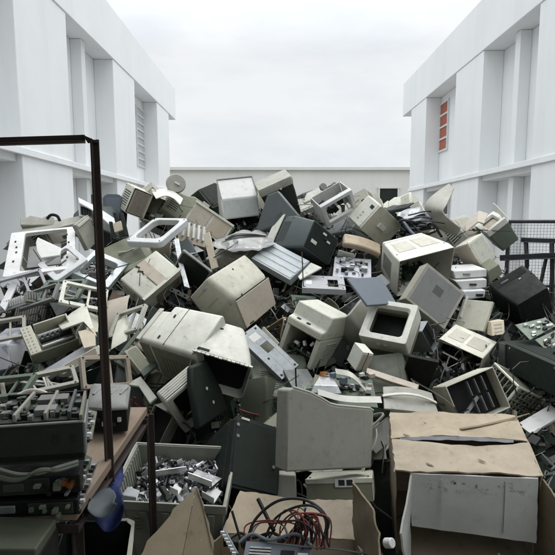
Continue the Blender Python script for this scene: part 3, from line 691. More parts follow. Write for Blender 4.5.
# --- right of the crest
o, d = thing('C11', 'monitor_shell', 'large beige monitor housing with an empty screen opening and two vent panels, right of centre', 'monitor shell', nick='the large empty monitor housing')
sh = Shell(d, [(-.5, .5, -.5, .5), (-.3, .5, -.5, .5), (.5, .38, -.4, .4)], .012, .006); sh.mesh(True).build('shell', 'beige_pale', o)
for a, b in ((.12, .46), (.54, .9)): panel(o, 'vent_panel', sh.patch('T', 1), a, b, .15, .75, .002, 'beige_tan'); vents(o, sh.patch('T', 1), a+.02, b-.02, .18, .72, 14, 'beige_pale', 'u', .003)
vents(o, sh.patch('L', 1), .2, .8, .25, .75, 9, 'beige_grey', 'v')
mb = MB()
for k in range(7): mb.box((-d.x*.46+.012, -d.y*.4, d.z*(-.38+.12*k)), (.018, .03, .018))
mb.build('lug', 'olive', o)
innards(o, (.02, .03, -d.z*.36), (d.x*.6, d.y*.6), 22, seed=8)
o, d = thing('C12', 'case_cover', 'flat grey-beige case panel with a dark label grille, leaning under the large empty monitor housing', 'case panel', nick='the case panel with label grille')
plate_mb(d, d.z-.006).build('sheet', 'beige_grey', o, bevel=.006)
panel(o, 'seam', TOPZ(d), .06, .94, .06, .94, .0015, 'grey', .002); vents(o, TOPZ(d), .52, .72, .42, .6, 6, 'charcoal', 'u', .003, 'label_grille')
o = empty('curled_housing', 'curled grey-beige sheet of housing rising to a torn tip at the right crest', 'housing fragment'); LAND.append(('the curled sheet with torn tip', P(440, 205, 4.1)))
mb = MB()
A_ = curve_pts([P(449, 184, 4.2), P(440, 190, 4.15), P(430, 198, 4.1), P(425, 206, 4.1), P(428, 215, 4.1), P(436, 227, 4.05), P(457, 236, 4.0)], 5)
B_ = curve_pts([P(454, 188, 4.05), P(450, 198, 4.0), P(446, 206, 3.95), P(443, 211, 3.92), P(446, 216, 3.9), P(453, 222, 3.88), P(461, 228, 3.85)], 5)
mb.sheet(A_, B_, .01); mb.build('sheet', 'beige_grey', o, bevel=.002)
mb = MB(); mb.sheet([P(419, 201, 4.15), P(421, 210, 4.1), P(426, 217, 4.05)], [P(421, 203, 4.12), P(425, 212, 4.05), P(430, 217, 4.02)], .01); mb.build('horn', 'white', o)
crumpled('crumpled white plastic sack behind the large empty monitor housing', 397, 214, 432, 214, 4.2, -.05, 'film', 8, 20, 8, .03, h=10)
o = empty('cable_bundle', 'tangle of black cables lying below the curled sheet with torn tip', 'cable bundle'); rn = random.Random(5)
for k in range(16):
    a = (rn.uniform(396, 412), rn.uniform(214, 232)); b = (rn.uniform(425, 446), rn.uniform(216, 238)); mb = MB()
    mb.tube(curve_pts([P(*a, 4.1+rn.uniform(-.1, .1)), P((a[0]+b[0])/2+rn.uniform(-8, 8), (a[1]+b[1])/2+rn.uniform(-9, 9), 3.95+rn.uniform(-.1, .15)), P(*b, 4.0+rn.uniform(-.1, .1))], 7), rn.uniform(.005, .013), 6); mb.build('cable', rn.choice(['cable_black', 'cable_black', 'black', 'slate']), o, bevel=0)
o, d = thing('D1', 'monitor_shell', 'pale monitor surround with a sunken tray and green-grey back, rightmost on the crest', 'monitor shell', nick='the rightmost tray housing')
sh = Shell(d, [(-.32, .5, -.5, .5), (.5, .42, -.42, .42)], .012); sh.mesh(True).build('shell', 'green_grey', o)
bezel(o, d, -.5*d.y, -.3*d.y, .51, -.51, .51, .03, .03, .04, 'beige_pale')
mb = MB(); mb.box((0, -.34*d.y, 0), (d.x*.8, .006, d.z*.8)); mb.build('tray_floor', 'beige_tan', o)
o = empty('housing_flange', 'thin pale flange sticking up behind the rightmost tray housing', 'housing fragment')
mb = MB(); slab_poly(mb, [P(493, 203, 4.15), P(496, 205, 4.12), P(508, 218, 4.05), P(503, 219, 4.08)], .012); mb.build('fragment', 'beige_pale', o)
o = empty('housing_corner', 'brownish housing corner behind the pale box with two knobs', 'housing fragment')
mb = MB(); mb.sheet([P(466, 224, 4.2), P(479, 211, 4.25), P(488, 214, 4.2)], [P(466, 232, 4.0), P(478, 222, 4.02), P(484, 224, 4.0)], .012); mb.build('fragment', 'beige_tan', o)
o, d = thing('D2', 'computer_case', 'pale box with two dark knobs on its narrow face, above the stacked white trays', 'computer case', nick='the pale box with two knobs')
sh = Shell(d, FULL, .008); sh.mesh(False).build('shell', 'beige_pale', o)
panel(o, 'side_panel', sh.patch('R'), .08, .92, .06, .94, .003, 'beige'); panel(o, 'front_panel', sh.patch('F'), .06, .94, .04, .96, .003, 'beige_tan')
for a, b in ((.45, .2), (.7, .12)):
    mb = MB(); p = pt(sh.patch('F'), a, b); mb.cyl(p+Vector((0, -.006, 0)), (0, 1, 0), .011, .02, 12); mb.build('knob', 'black', o, bevel=.001)
for k, (q, lab) in enumerate((([(453, 271), (487, 269), (487, 277), (455, 279)], 'uppermost of the white trays stacked under the pale box with two knobs'), ([(455, 281), (487, 279), (487, 288), (462, 290)], 'middle white tray of the stack under the pale box with two knobs'), ([(463, 291), (486, 290), (485, 298), (466, 300)], 'lowest and smallest white tray in the stack of three'))):
    o = empty('paper_tray', lab, 'tray', group='stacked white trays'); mb = MB(); dd = 3.62-.05*k
    fr = [P(u, v, dd) for u, v in q]; mb.hexa(fr, [p+FW*.22+Vector((0, .05, .04)) for p in fr]); mb.build('tray', 'white', o, bevel=.008)
    mb = MB(); c_ = sum(fr, Vector())/4; mb.box(c_-FW*.006+RT*(-.03+.03*k), (.05, .014, .012)); mb.build('grip', 'hollow' if k else 'grey', o)
o = empty('computer_case', 'small green-grey block wedged right of the stacked white trays', 'computer case')
mb = MB(); fr = [P(488, 271, 3.65), P(499, 264, 3.6), P(503, 274, 3.6), P(489, 284, 3.65)]; mb.hexa(fr, [p+Vector((.02, .2, .03)) for p in fr]); mb.build('shell', 'olive', o, bevel=.006)
o, d = thing('D5', 'monitor', 'large black monitor lying on its face in front of the wire fence', 'monitor', nick='the large black monitor by the fence')
sh = Shell(d, [(-.5, .42, -.42, .5), (.1, .5, -.5, .5), (.5, .5, -.5, .5)], .02); sh.mesh(False).build('shell', 'black', o)
vents(o, sh.patch('F'), .15, .85, .2, .8, 9, 'black'); panel(o, 'label_sticker', sh.patch('T', 1), .62, .68, .12, .18, .003, 'sticker'); vents(o, sh.patch('T', 1), .1, .9, .4, .9, 8, 'black')
o, d = thing('D6', 'housing_fragment', 'beige flap below the stacked white trays, crossed by a thin pale strip', 'housing panel', nick='the beige flap below the trays')
plate_mb(d).build('sheet', 'beige', o); panel(o, 'strip', TOPZ(d), .1, .16, .35, 1.1, .01, 'beige_pale')
o = empty('small_carton', 'small tan printed carton right of the beige flap below the white trays', 'carton')
mb = MB(); fr = [P(491, 322, 3.1), P(504, 320, 3.08), P(505, 334, 3.03), P(492, 336, 3.05)]; mb.hexa(fr, [p+FW*.07 for p in fr]); mb.build('box', 'beige_warm', o)
for k in range(3): mb = MB(); mb.hexa([fr[0].lerp(fr[3], .2+.25*k).lerp(fr[1].lerp(fr[2], .2+.25*k), .2)-FW*.001, fr[0].lerp(fr[3], .2+.25*k).lerp(fr[1].lerp(fr[2], .2+.25*k), .8)-FW*.001, fr[0].lerp(fr[3], .28+.25*k).lerp(fr[1].lerp(fr[2], .28+.25*k), .8)-FW*.001, fr[0].lerp(fr[3], .28+.25*k).lerp(fr[1].lerp(fr[2], .28+.25*k), .2)-FW*.001], [fr[0].lerp(fr[3], .2+.25*k).lerp(fr[1].lerp(fr[2], .2+.25*k), .2)-FW*.002, fr[0].lerp(fr[3], .2+.25*k).lerp(fr[1].lerp(fr[2], .2+.25*k), .8)-FW*.002, fr[0].lerp(fr[3], .28+.25*k).lerp(fr[1].lerp(fr[2], .28+.25*k), .8)-FW*.002, fr[0].lerp(fr[3], .28+.25*k).lerp(fr[1].lerp(fr[2], .28+.25*k), .2)-FW*.002]); mb.build('print_stripe', 'beige_tan', o, bevel=0)
o, d = thing('D8', 'monitor_shell', 'beige monitor housing with two tan vent panels on its sloping roof, above the slotted case', 'monitor shell', nick='the sloping-roof housing')
sh = Shell(d, [(-.5, .5, -.5, .5), (.5, .5, -.5, .5)], .008, .006); sh.mesh(True).build('shell', 'beige_pale', o)
for a, b in ((.1, .45), (.53, .9)): panel(o, 'vent_panel', sh.patch('T'), a, b, .25, .8, .002, 'beige_tan'); vents(o, sh.patch('T'), a+.02, b-.02, .28, .77, 9, 'beige', 'u', .003)
innards(o, (0, 0, -d.z*.3), (d.x*.7, d.y*.7), 16, seed=4)
o, d = thing('D9', 'computer_case', 'open beige case showing a dark interior with slotted ribs, behind the big cardboard box', 'computer case', nick='the slotted open case')
sh = Shell(d, FULL, .006, .006); sh.mesh(True).build('shell', 'beige', o)
mb = MB(); mb.box((0, .02*d.y, 0), (d.x*.95, .004, d.z*.95)); mb.build('shade_fill', 'black', o)  # black fill close to the front paints the darkness inside the case
for k in range(3):
    for j in range(2): mb = MB(); mb.box((d.x*(-.02+.15*k), -.2*d.y, d.z*(.22-.42*j)), (.006, .02, d.z*.36)); mb.build('slot_rib', 'zinc_dull', o)
innards(o, (-d.x*.28, -.15*d.y, -d.z*.3), (d.x*.3, d.y*.3), 6, seed=6)
o, d = thing('D10', 'plastic_basket', 'green-grey slatted plastic basket on its side behind the big cardboard box', 'basket', nick='the slatted basket')
mb = MB(); x, y, z = d/2
for k in range(8):
    s = -1+2*k/7; mb.box((s*x, -y, 0), (.007, .005, d.z)); mb.box((0, -y-.001, s*z), (d.x, .006, .006)); mb.box((s*x, 0, z), (.005, d.y, .005))
for k in range(7): s = -1+2*k/6; mb.box((x, s*y, 0), (.005, .007, d.z)); mb.box((-x, s*y, 0), (.005, .007, d.z))
for s in (-1, 1): mb.box((s*x, 0, -.2*z), (.004, d.y, .006)); 
mb.build('basket', 'olive', o, bevel=0)
mb = MB()
for sx_ in (-1, 1): mb.tube([(sx_*x, -y, z), (sx_*x, y, z)], .008, 6); mb.tube([(sx_*x, -y, -z), (sx_*x, -y, z)], .008, 6)
mb.tube([(-x, y, z), (x, y, z)], .008, 6); mb.tube([(-x, -y, z), (x, -y, z)], .008, 6); mb.build('rim', 'beige', o, bevel=0)
o, d = thing('D11', 'computer_case', 'long black case lying on its side at the right edge, above the slatted basket', 'computer case', nick='the long black case')
sh = Shell(d, FULL, .012); sh.mesh(False).build('shell', 'black_green', o)
panel(o, 'end_cap', sh.patch('F'), .02, .13, .02, .98, .008, 'charcoal'); vents(o, sh.patch('T'), .2, .8, .2, .8, 8, 'black_green'); screws(o, sh.patch('F'), ((.2, .1), (.2, .9), (.9, .9)), .006, 'zinc')
o, d = thing('D12', 'plastic_crate', 'grey slatted crate with a white lip, right of the big cardboard box', 'crate', nick='the white-lipped crate')
sh = Shell(d, FULL, .006, .005); sh.mesh(False).build('body', 'green_grey', o); vents(o, sh.patch('F'), .06, .94, .08, .8, 6, 'green_grey', 'u', .006, 'slats'); panel(o, 'lip', sh.patch('T'), -.04, 1.04, -.06, 1.02, .012, 'white')
for k, (q, mt, lb) in enumerate((([(515, 325), (545, 318), (556, 326), (530, 340)], 'pcb_pale', 'pale green circuit board lying above the long black case'), ([(535, 340), (556, 330), (558, 345), (548, 352)], 'pcb_pale', 'small pale circuit board at the right edge behind the long black case'))):
    o = empty('circuit_board', lb, 'circuit board', group='loose circuit boards'); pts = [P(u, v, 3.0-(v-318)*.008) for u, v in q]; mb = MB(); slab_poly(mb, pts, .004); mb.build('board', mt, o, bevel=0)
    rn = random.Random(k); nrm = (pts[1]-pts[0]).cross(pts[3]-pts[0]).normalized(); nrm = nrm if nrm.z > 0 else -nrm
    for j in range(12):
        a, b = rn.uniform(.1, .85), rn.uniform(.1, .85); c_ = pt(pts, a, b); e = pts[1]-pts[0]; f = pts[3]-pts[0]; mb = MB(); L_ = [c_, c_+e*.12, c_+e*.12+f*.1, c_+f*.1]; mb.hexa(L_, [p+nrm*rn.uniform(.008, .02) for p in L_]); mb.build('chip', rn.choice(['chip', 'zinc', 'white', 'grey']), o, bevel=0)
# --- heart of the heap
o, d = thing('E1', 'monitor', 'big beige monitor back with a rounded hump, lying at the centre of the heap', 'monitor', nick='the big humped monitor')
rings = [(-.5, .4, -.45, .18), (-.06, .43, -.5, .5), (.05, .46, -.5, .5), (.5, .5, -.42, .4)]
sh = Shell(d, rings, .035, bow=.008); sh.mesh(False).build('shell', 'beige', o, bevel=.006, smooth=50)
screws(o, sh.patch('T', 2), ((.5, .75),), .007); panel(o, 'clip', sh.patch('T', 0), .1, .22, .02, .06, .01, 'hollow')
vents(o, sh.patch('L', 2), .2, .8, .3, .7, 8, 'beige_grey'); vents(o, sh.patch('F'), .2, .8, .2, .7, 8, 'beige')
panel(o, 'bezel', sh.patch('T', 0), -.02, 1.02, -.02, .96, .006, 'beige_tan', .003); mb = MB(); pslab(mb, sh.patch('T', 0), .0, 1, .96, 1.0, .003); mb.build('seam', 'hollow', o, bevel=0)  # tan slab paints the weaker light on the front slope
o, d = thing('E2', 'monitor', 'pale monitor lying on its back with a raised seam and shade-painted underside, left of centre', 'monitor', nick='the pale monitor with raised seam')
sh = Shell(d, [(-.5, .38, -.12, .4), (-.3, .4, -.14, .42), (-.24, .47, -.15, .48), (.5, .5, -.16, .5)], .02); sh.mesh(False).build('shell', 'beige_pale', o, bevel=.005)
panel(o, 'bezel', sh.patch('T', 0), -.02, 1.02, -.04, .3, .006, 'beige_pale')
for a, b in ((.25, .12), (.8, .12)): panel(o, 'clip', sh.patch('T', 2), a, a+.07, b, b+.03, .004, 'hollow', 0)
mb = MB(); pslab(mb, sh.patch('T', 2), .03, .97, .3, .31, .0012); mb.build('seam', 'hollow', o, bevel=0)
panel(o, 'side_panel', sh.patch('R', 2), .04, .96, .1, .9, .004, 'olive'); panel(o, 'side_strip', sh.patch('R', 0), .1, .9, .1, .9, .003, 'olive')  # olive panels paint the shaded side of a pale casing
vents(o, sh.patch('R', 2), .2, .8, .3, .7, 8, 'olive', 'v', .006)
o, d = thing('E3', 'monitor_shell', 'pale torn monitor shell open over a black hollow, below the big humped monitor', 'monitor shell', nick='the pale torn shell')
sh = Shell(d, [(-.5, .5, -.45, .5), (.5, .22, -.3, .45)], .03, .006, bow=.02); sh.mesh(True).build('shell', 'beige_pale', o, bevel=.003)
panel(o, 'clip', sh.patch('T'), .12, .24, .75, .8, .004, 'hollow', 0); panel(o, 'clip', sh.patch('T'), .05, .25, .04, .09, .004, 'hollow', 0)
mb = MB(); rn = random.Random(9)
for k in range(14): u = (k+.5)/14; p = pt(sh.patch('T'), u, 0); mb.box(p+Vector((0, -.004, -.004)), (d.x/16, rn.uniform(.006, .014), .006))
mb.build('torn_edge', 'beige_pale', o, bevel=0)
mb = MB(); mb.box((0, -.3*d.y, 0), (d.x*.9, .006, d.z*.84)); mb.build('shade_board', 'black', o)  # black board fills the opening as its painted inner shade
o, d = thing('E4', 'screen_surround', 'beige ribbed monitor surround with a black opening, beside the dark green shell', 'monitor bezel', nick='the ribbed surround')
bezel(o, d, -.5*d.y, .5*d.y, .5, -.5, .5, .025, .02, .03, 'beige')
vents(o, bxpatch(d, 'T'), .05, .95, .1, .9, 5, 'beige_pale', 'u', .003)
mb = MB(); mb.box((0, .45*d.y, 0), (d.x*.9, .006, d.z*.9)); mb.build('shade_panel', 'hollow', o)  # near-black sheet behind the opening stands in for shade
o, d = thing('E4b', 'housing_fragment', 'dark half of a monitor shell with two pale screw posts, beside the ribbed surround', 'housing panel', nick='the dark shell half')
mb = MB(); A = [(-.5, -.5), (.5, -.5), (.42, -.1), (.1, .5), (-.4, .5), (-.5, .2)]
mb.prism([(x*d.x, y*d.y, -.5*d.z) for x, y in A], (0, 0, d.z)); mb.build('sheet', 'black_green', o, bevel=.012)
screws(o, TOPZ(d), ((.42, .55), (.55, .28)), .008, 'sticker', 'screw_post')
o, d = thing('E5', 'monitor', 'dark green-black monitor standing on its corner behind the grey bin of metal scraps', 'monitor', nick='the dark monitor behind the bin')
sh = Shell(d, [(-.5, .5, -.5, .5), (-.3, .5, -.5, .5), (.5, .4, -.4, .4)], .02); sh.mesh(False).build('shell', 'black_green', o)
panel(o, 'back_plate', sh.patch('F'), .04, .96, .04, .96, .005, 'black_green', .003)
panel(o, 'clip', sh.patch('F'), .12, .28, .95, .985, .008, 'sticker'); screws(o, [p+Vector((0, -.005, 0)) for p in sh.patch('F')], ((.06, .86), (.08, .7), (.85, .4), (.9, .9)), .007, 'grey')
vents(o, sh.patch('L', 1), .2, .8, .25, .75, 8, 'black_green', 'v')
panel(o, 'seam', sh.patch('L', 0), .4, .48, .02, .98, .003, 'hollow', 0)
o, d = thing('E6', 'metal_plate', 'long blue-grey metal plate with a white sticker and a square hole, right of centre', 'metal plate', nick='the plate with white sticker')
mb = MB(); x, y, z = d.x/2, d.y/2, d.z/2; hx0, hx1, hy0, hy1 = -.1*d.x, .3*d.x, -.02*d.y, .16*d.y
for x0, x1, y0, y1 in ((-x, hx0, -y, y), (hx1, x, -y, y), (hx0, hx1, -y, hy0), (hx0, hx1, hy1, y)): mb.box(((x0+x1)/2, (y0+y1)/2, z), (x1-x0, y1-y0, .004))
mb.box((-x+.002, 0, z-.016), (.004, d.y, .028)); mb.box((x-.002, 0, z-.016), (.004, d.y, .028)); mb.build('plate', 'zinc_dull', o, bevel=.001)
panel(o, 'label_sticker', TOPZ(d), .3, .72, .76, .9, .003, 'sticker'); screws(o, TOPZ(d), ((.12, .06), (.88, .05), (.12, .95), (.85, .95), (.25, .4)), .007)
o, d = thing('E7', 'printer', 'beige printer with stepped top and grooved front over an open black cavity', 'printer', nick='the stepped printer')
x = d.x/2
upper = [(-.5, .02), (-.5, .18), (-.36, .22), (-.3, .5), (.5, .5), (.5, .02)]
mb = MB(); mb.prism([(-x, a*d.y, b*d.z) for a, b in upper], (d.x, 0, 0)); mb.build('hood', 'beige', o, bevel=.008)
mb = MB()
for sx_ in (-1, 1): mb.hexa([(sx_*x, -.46*d.y, -.6*d.z), (sx_*x, .5*d.y, -.6*d.z), (sx_*x, .5*d.y, .018*d.z), (sx_*x, -.48*d.y, .018*d.z)], [(sx_*(x-.03), -.46*d.y, -.6*d.z), (sx_*(x-.03), .5*d.y, -.6*d.z), (sx_*(x-.03), .5*d.y, .018*d.z), (sx_*(x-.03), -.48*d.y, .018*d.z)])
mb.build('side_wall', 'beige', o, bevel=.004)
mb = MB(); mb.box((0, .46*d.y, -.29*d.z), (d.x-.062, .01, .6*d.z)); mb.build('back_wall', 'hollow', o)  # wall coloured near black to paint the shade in the cavity
pf = [Vector((-x, -.5*d.y, .02*d.z)), Vector((x, -.5*d.y, .02*d.z)), Vector((x, -.5*d.y, .18*d.z)), Vector((-x, -.5*d.y, .18*d.z))]
for k in range(3): panel(o, 'groove', pf, .04, .96, .18+.25*k, .24+.25*k, .0012, 'beige_tan', 0)
pl = [Vector((-x, -.5*d.y, .18*d.z)), Vector((x, -.5*d.y, .18*d.z)), Vector((x, -.36*d.y, .22*d.z)), Vector((-x, -.36*d.y, .22*d.z))]
for a in (.2, .48): panel(o, 'button', pl, a, a+.1, .35, .7, .003, 'hollow', 0)
vents(o, [Vector((x, -.4*d.y, -.5*d.z)), Vector((x, .45*d.y, -.5*d.z)), Vector((x, .45*d.y, .4*d.z)), Vector((x, -.25*d.y, .4*d.z))], .25, .85, .15, .45, 7, 'beige', 'u')
innards(o, (0, 0, -.42*d.z), (d.x*.7, d.y*.7), 18, seed=12)
for k in range(3): mb = MB(); mb.box((-.04+.05*k, -.3*d.y, -.3*d.z+.02*k), (.03, .02, .016), Matrix.Rotation(k, 3, 'Y')); mb.build('loose_clip', 'white', o)
o, d = thing('E8', 'screen_surround', 'beige screen surround facing up with a black opening, right of the stepped printer', 'monitor bezel', nick='the upturned surround')
bezel(o, d, -.5*d.y, .1*d.y, .5, -.5, .5, .03, .03, .035, 'beige_pale')
sh = Shell(d, [(.1, .5, -.5, .5), (.5, .46, -.46, .46)], .012); sh.mesh(True).build('shell', 'olive', o)
for a in (.42, .56): panel(o, 'button', [p+Vector((0, 0, -.003)) for p in Shell(d, [(-.5, .5, -.5, .5), (.1, .5, -.5, .5)]).patch('B')], a, a+.06, .4, .55, .004, 'sticker', 0)
mb = MB(); mb.box((0, .2*d.y, 0), (d.x*.9, .005, d.z*.9)); mb.build('shade_board', 'black', o)  # black sheet set inside to paint the opening dark
o, d = thing('E9', 'power_adapter', 'small beige block on its corner, right of the stepped printer', 'adapter', nick='the small beige block')
sh = Shell(d, FULL, .004); sh.mesh(False).build('shell', 'beige_pale', o); panel(o, 'face', sh.patch('R'), .1, .9, .1, .9, .003, 'beige_tan'); panel(o, 'seam', sh.patch('R'), .45, .5, -.01, 1.01, .004, 'hollow', 0)
o, d = thing('E10', 'housing_fragment', 'curved beige flap lying behind the big cardboard box', 'housing panel', nick='the curved beige flap')
mb = MB(); A_ = []; B_ = []
for k in range(9): s = k/8-.5; h = d.z*2.2*(.25-s*s); A_.append((s*d.x, -d.y/2, h*.4)); B_.append((s*d.x*.92, d.y/2, h+.01))
mb.sheet(A_, B_, .008); mb.build('sheet', 'beige_grey', o); 
mb = MB(); mb.sheet([(a[0], a[1]*.1+b[1]*.3, a[2]*.5+b[2]*.5+.006+.02*math.sin(i/8*3.1)) for i, (a, b) in enumerate(zip(A_, B_))], [(a[0], a[1]*.25+b[1]*.2, a[2]*.5+b[2]*.5+.008+.02*math.sin(i/8*3.1)) for i, (a, b) in enumerate(zip(A_, B_))], .006); mb.build('ridge', 'beige', o)
o = empty('plastic_strip', 'narrow beige strip leading from the small beige block to the curved flap', 'plastic strip')
mb = MB(); mb.sheet([P(367, 369, 2.58), P(392, 377, 2.53), P(419, 386, 2.46)], [P(366, 374, 2.55), P(391, 383, 2.5), P(417, 391, 2.43)], .02); mb.build('strip', 'beige_tan', o)
o, d = thing('E12', 'monitor_shell', 'large grey-beige monitor side with a sloping upper edge, standing at the front centre', 'monitor shell', nick='the large monitor side')
prof = [(-.5, -.5), (-.5, .47), (-.44, .5), (-.25, .44), (-.12, .37), (-.02, .305), (.06, .285), (.46, .25), (.5, .22), (.47, -.5)]
mb = MB(); x = d.x/2; mb.prism([(x, a*d.y, b*d.z) for a, b in prof], (-.34*d.x, 0, 0)); mb.build('shell', 'beige_grey', o, bevel=.007)
pa = [Vector((x, -.5*d.y, -.5*d.z)), Vector((x, .5*d.y, -.5*d.z)), Vector((x, .5*d.y, .5*d.z)), Vector((x, -.5*d.y, .5*d.z))]
mb = MB(); pslab(mb, pa, .885, .89, .05, .72, .001); mb.build('seam', 'beige_tan', o, bevel=0)
mb = MB(); n_ = Vector((.0, 0, 0)); mb.tube([(x-.004, a*d.y, b*d.z+.003) for a, b in prof[2:9]], .004, 6); mb.build('edge_trim', 'beige_pale', o, bevel=0)
o, d = thing('E14', 'power_supply', 'flat beige unit with two black sockets, under the large monitor side', 'power unit', nick='the flat unit with two sockets')
sh = Shell(d, FULL, .006); sh.mesh(False).build('shell', 'beige', o)
panel(o, 'front_panel', sh.patch('F'), .01, .99, .02, .74, .004, 'olive'); panel(o, 'top_lip', sh.patch('F'), -.005, 1.005, .78, .98, .008, 'beige')
sp = panel(o, 'socket_plate', sh.patch('F'), .44, .72, .62, .98, .012, 'white')
for a in (.5, .62): panel(sp, 'socket', [p+Vector((0, -.012, 0)) for p in sh.patch('F')], a, a+.09, .7, .93, .002, 'hollow', 0)
o = empty('housing_fragment', 'small flat grey-beige panel standing left of the flat unit with two sockets', 'housing panel')
mb = MB(); fr = [P(272, 473, 2.03), P(296, 475, 2.02), P(297, 503, 1.98), P(270, 502, 1.99)]; mb.hexa(fr, [p+FW*.04 for p in fr]); mb.build('panel', 'beige_grey', o, bevel=.006)
# --- junk lying on the large monitor side
o = empty('heat_shield', 'small silvery tapered metal cover lying above the large monitor side', 'metal cover')
mb = MB(); b_ = [P(310, 393, 2.2), P(342, 394, 2.2), P(334, 381, 2.34), P(317, 381, 2.34)]; mb.hexa(b_, [p.lerp(sum(b_, Vector())/4, .25)+Vector((0, 0, .03)) for p in b_]); mb.build('cover', 'zinc', o)
o = empty('circuit_board', 'cluttered circuit board with orange coils behind the large monitor side', 'circuit board', group='loose circuit boards')
rn = random.Random(21); mb = MB(); slab_poly(mb, [P(318, 402, 2.2), P(378, 408, 2.2), P(372, 380, 2.45), P(322, 372, 2.5)], .004); mb.build('board', 'pcb', o, bevel=0)
for k in range(34):
    p = P(rn.uniform(322, 374), rn.uniform(380, 403), 2.28)+Vector((0, rn.uniform(0, .08), .015)); mb = MB(); s_ = rn.uniform(.012, .04)
    if k % 5 == 0: mb.cyl(p, (rn.uniform(-.4, .4), rn.uniform(-.4, .4), 1), s_*.45, s_*1.2, 12)
    else: mb.box(p, (s_, rn.uniform(.01, .03), rn.uniform(.01, .03)), Matrix.Rotation(rn.uniform(0, 3), 3, 'Z'))
    mb.build('coil' if k % 5 == 0 else 'chip', rn.choice(['copper', 'orange', 'slate'] if k % 5 == 0 else ['chip', 'zinc', 'white', 'slate', 'beige_tan', 'chip']), o, bevel=0)
for k, (a, b, c_, wd) in enumerate((((318, 395), (345, 402), (382, 403), .012), ((336, 374), (352, 378), (366, 392), .01))):
    o = empty('ribbon_cable', ('pale ribbon cable draped along the top of the large monitor side', 'short white ribbon cable below the stepped printer')[k], 'ribbon cable')
    cp = curve_pts([P(*a, 2.18+.15*k), P(*b, 2.12+.15*k), P(*c_, 2.12+.15*k)], 6); mb = MB(); mb.sheet(cp, [p-DN*.02+FW*.03 for p in cp], .003); mb.build('ribbon', 'cable_white', o, bevel=0)
# --- left slope
o, d = thing('G1', 'computer_case', 'small lavender-grey box at the left edge, above the stacked drive units', 'computer case', nick='the lavender box')
sh = Shell(d, FULL, .006); sh.mesh(False).build('shell', 'lavender', o); panel(o, 'face', TOPZ(d), .06, .94, .06, .94, .003, 'lavender')
o = empty('computer_case', 'pale grey box side running out of the left edge below the toothed strips', 'computer case')
mb = MB(); fr = [P(-14, 345, 2.9), P(8, 343, 2.9), P(10, 369, 2.83), P(-14, 373, 2.83)]; mb.hexa(fr, [p+Vector((0, .22, .05)) for p in fr]); mb.build('shell', 'lavender', o, bevel=.006)
o, d = thing('G2', 'paper_tray', 'beige printer tray with rollers inside and a green-grey long side, on the left slope', 'printer tray', nick='the roller tray')
mb = MB(); x, y, z = d/2; t_ = .008
mb.box((0, 0, -z+t_/2), (d.x, d.y, t_)); mb.box((-x+.03, 0, .004), (.06, d.y, d.z-.008)); mb.box((x-.005, 0, .004), (.01, d.y, d.z-.008)); mb.box((0.03, y-.005, .004), (d.x-.08, .01, d.z-.01)); mb.build('tray', 'beige', o)
mb = MB(); mb.box((0, -y-.003, 0), (d.x, .006, d.z)); mb.build('side_wall', 'olive', o)
pa = TOPZ(d); mb = MB()
for k in range(8): 
    for j in range(2): p = pt(pa, .06+.08*j, .08+.12*k); mb.cyl(p, (0, 0, 1), .005, .004, 8)
mb.build('rivet', 'beige_tan', o, bevel=0)
for k in range(3): mb = MB(); mb.cyl((.03, -y*.5+.04*k, .01), (1, 0, 0), .013, d.x*.66, 12); mb.build('roller', ('zinc', 'black', 'zinc_dull')[k], o, bevel=0)
for k in range(9): mb = MB(); mb.cyl((-.08+.028*k, y*.1, .016), (1, 0, 0), .018, .012, 12); mb.build('roller', 'charcoal', o, bevel=0)
o = empty('housing_fragment', 'pale angular sheet of housing behind the printer tray with rollers', 'housing panel')
mb = MB(); mb.sheet([P(58, 325, 3.0), P(72, 313, 3.05), P(86, 304, 3.1)], [P(62, 330, 2.85), P(84, 322, 2.85), P(97, 337, 2.8)], .01); mb.build('sheet', 'beige_pale', o)
o = empty('housing_fragment', 'cream angular flap right of the printer tray with rollers', 'housing panel')
mb = MB(); slab_poly(mb, [P(78, 332, 2.82), P(95, 328, 2.85), P(96, 346, 2.75), P(84, 349, 2.72)], .012); mb.build('sheet', 'beige_warm', o)
o, d = thing('G3', 'plastic_strip', 'lavender-grey strip lying below the printer tray with rollers', 'plastic strip'); plate_mb(d).build('strip', 'lavender', o)
o, d = thing('G4', 'plastic_strip', 'ribbed beige strip pointing up at the brown post, above the stacked drive units', 'plastic strip'); plate_mb(d).build('strip', 'beige', o); vents(o, TOPZ(d), .1, .9, .2, .8, 4, 'beige_tan')
for key, lb in (('G5', 'toothed grey strip lying on the left slope below the punched rack frame'), ('G5b', 'white toothed strip running out of the left edge')):
    o, d = thing(key, 'toothed_strip', lb, 'toothed strip', group='toothed strips'); plate_mb(d).build('strip', 'beige_grey' if key == 'G5' else 'white', o)
    for k in range(11): panel(o, 'tooth', TOPZ(d), .03+.088*k, .07+.088*k, .3, 1.1, .012, 'grey' if key == 'G5' else 'white', 0)
o, d = thing('G6', 'metal_sheet', 'corrugated grey panel on the left slope above the printer tray with rollers', 'metal panel', nick='the corrugated panel')
plate_mb(d).build('sheet', 'grey', o)
for k in range(12): panel(o, 'rib', TOPZ(d), .02+.082*k, .06+.082*k, .03, .97, .008, 'beige_grey', 0)
o = empty('plastic_strip', 'white strip leaning in a corner at the left edge below the punched rack frame', 'plastic strip')
mb = MB(); slab_poly(mb, [P(0, 306, 3.2), P(12, 282, 3.42), P(18, 284, 3.4), P(5, 311, 3.15)], .015); mb.build('strip', 'white', o)
o, d = thing('G8', 'housing_fragment', 'curved beige housing wall standing right of the brown post', 'housing panel', nick='the curved wall by the brown post')
mb = MB(); A_ = []; B_ = []
for k in range(9): s = k/8-.5; A_.append((-d.x/2, s*d.y, -.05*4*s*s)); B_.append((d.x/2, s*d.y, -.05*4*s*s))
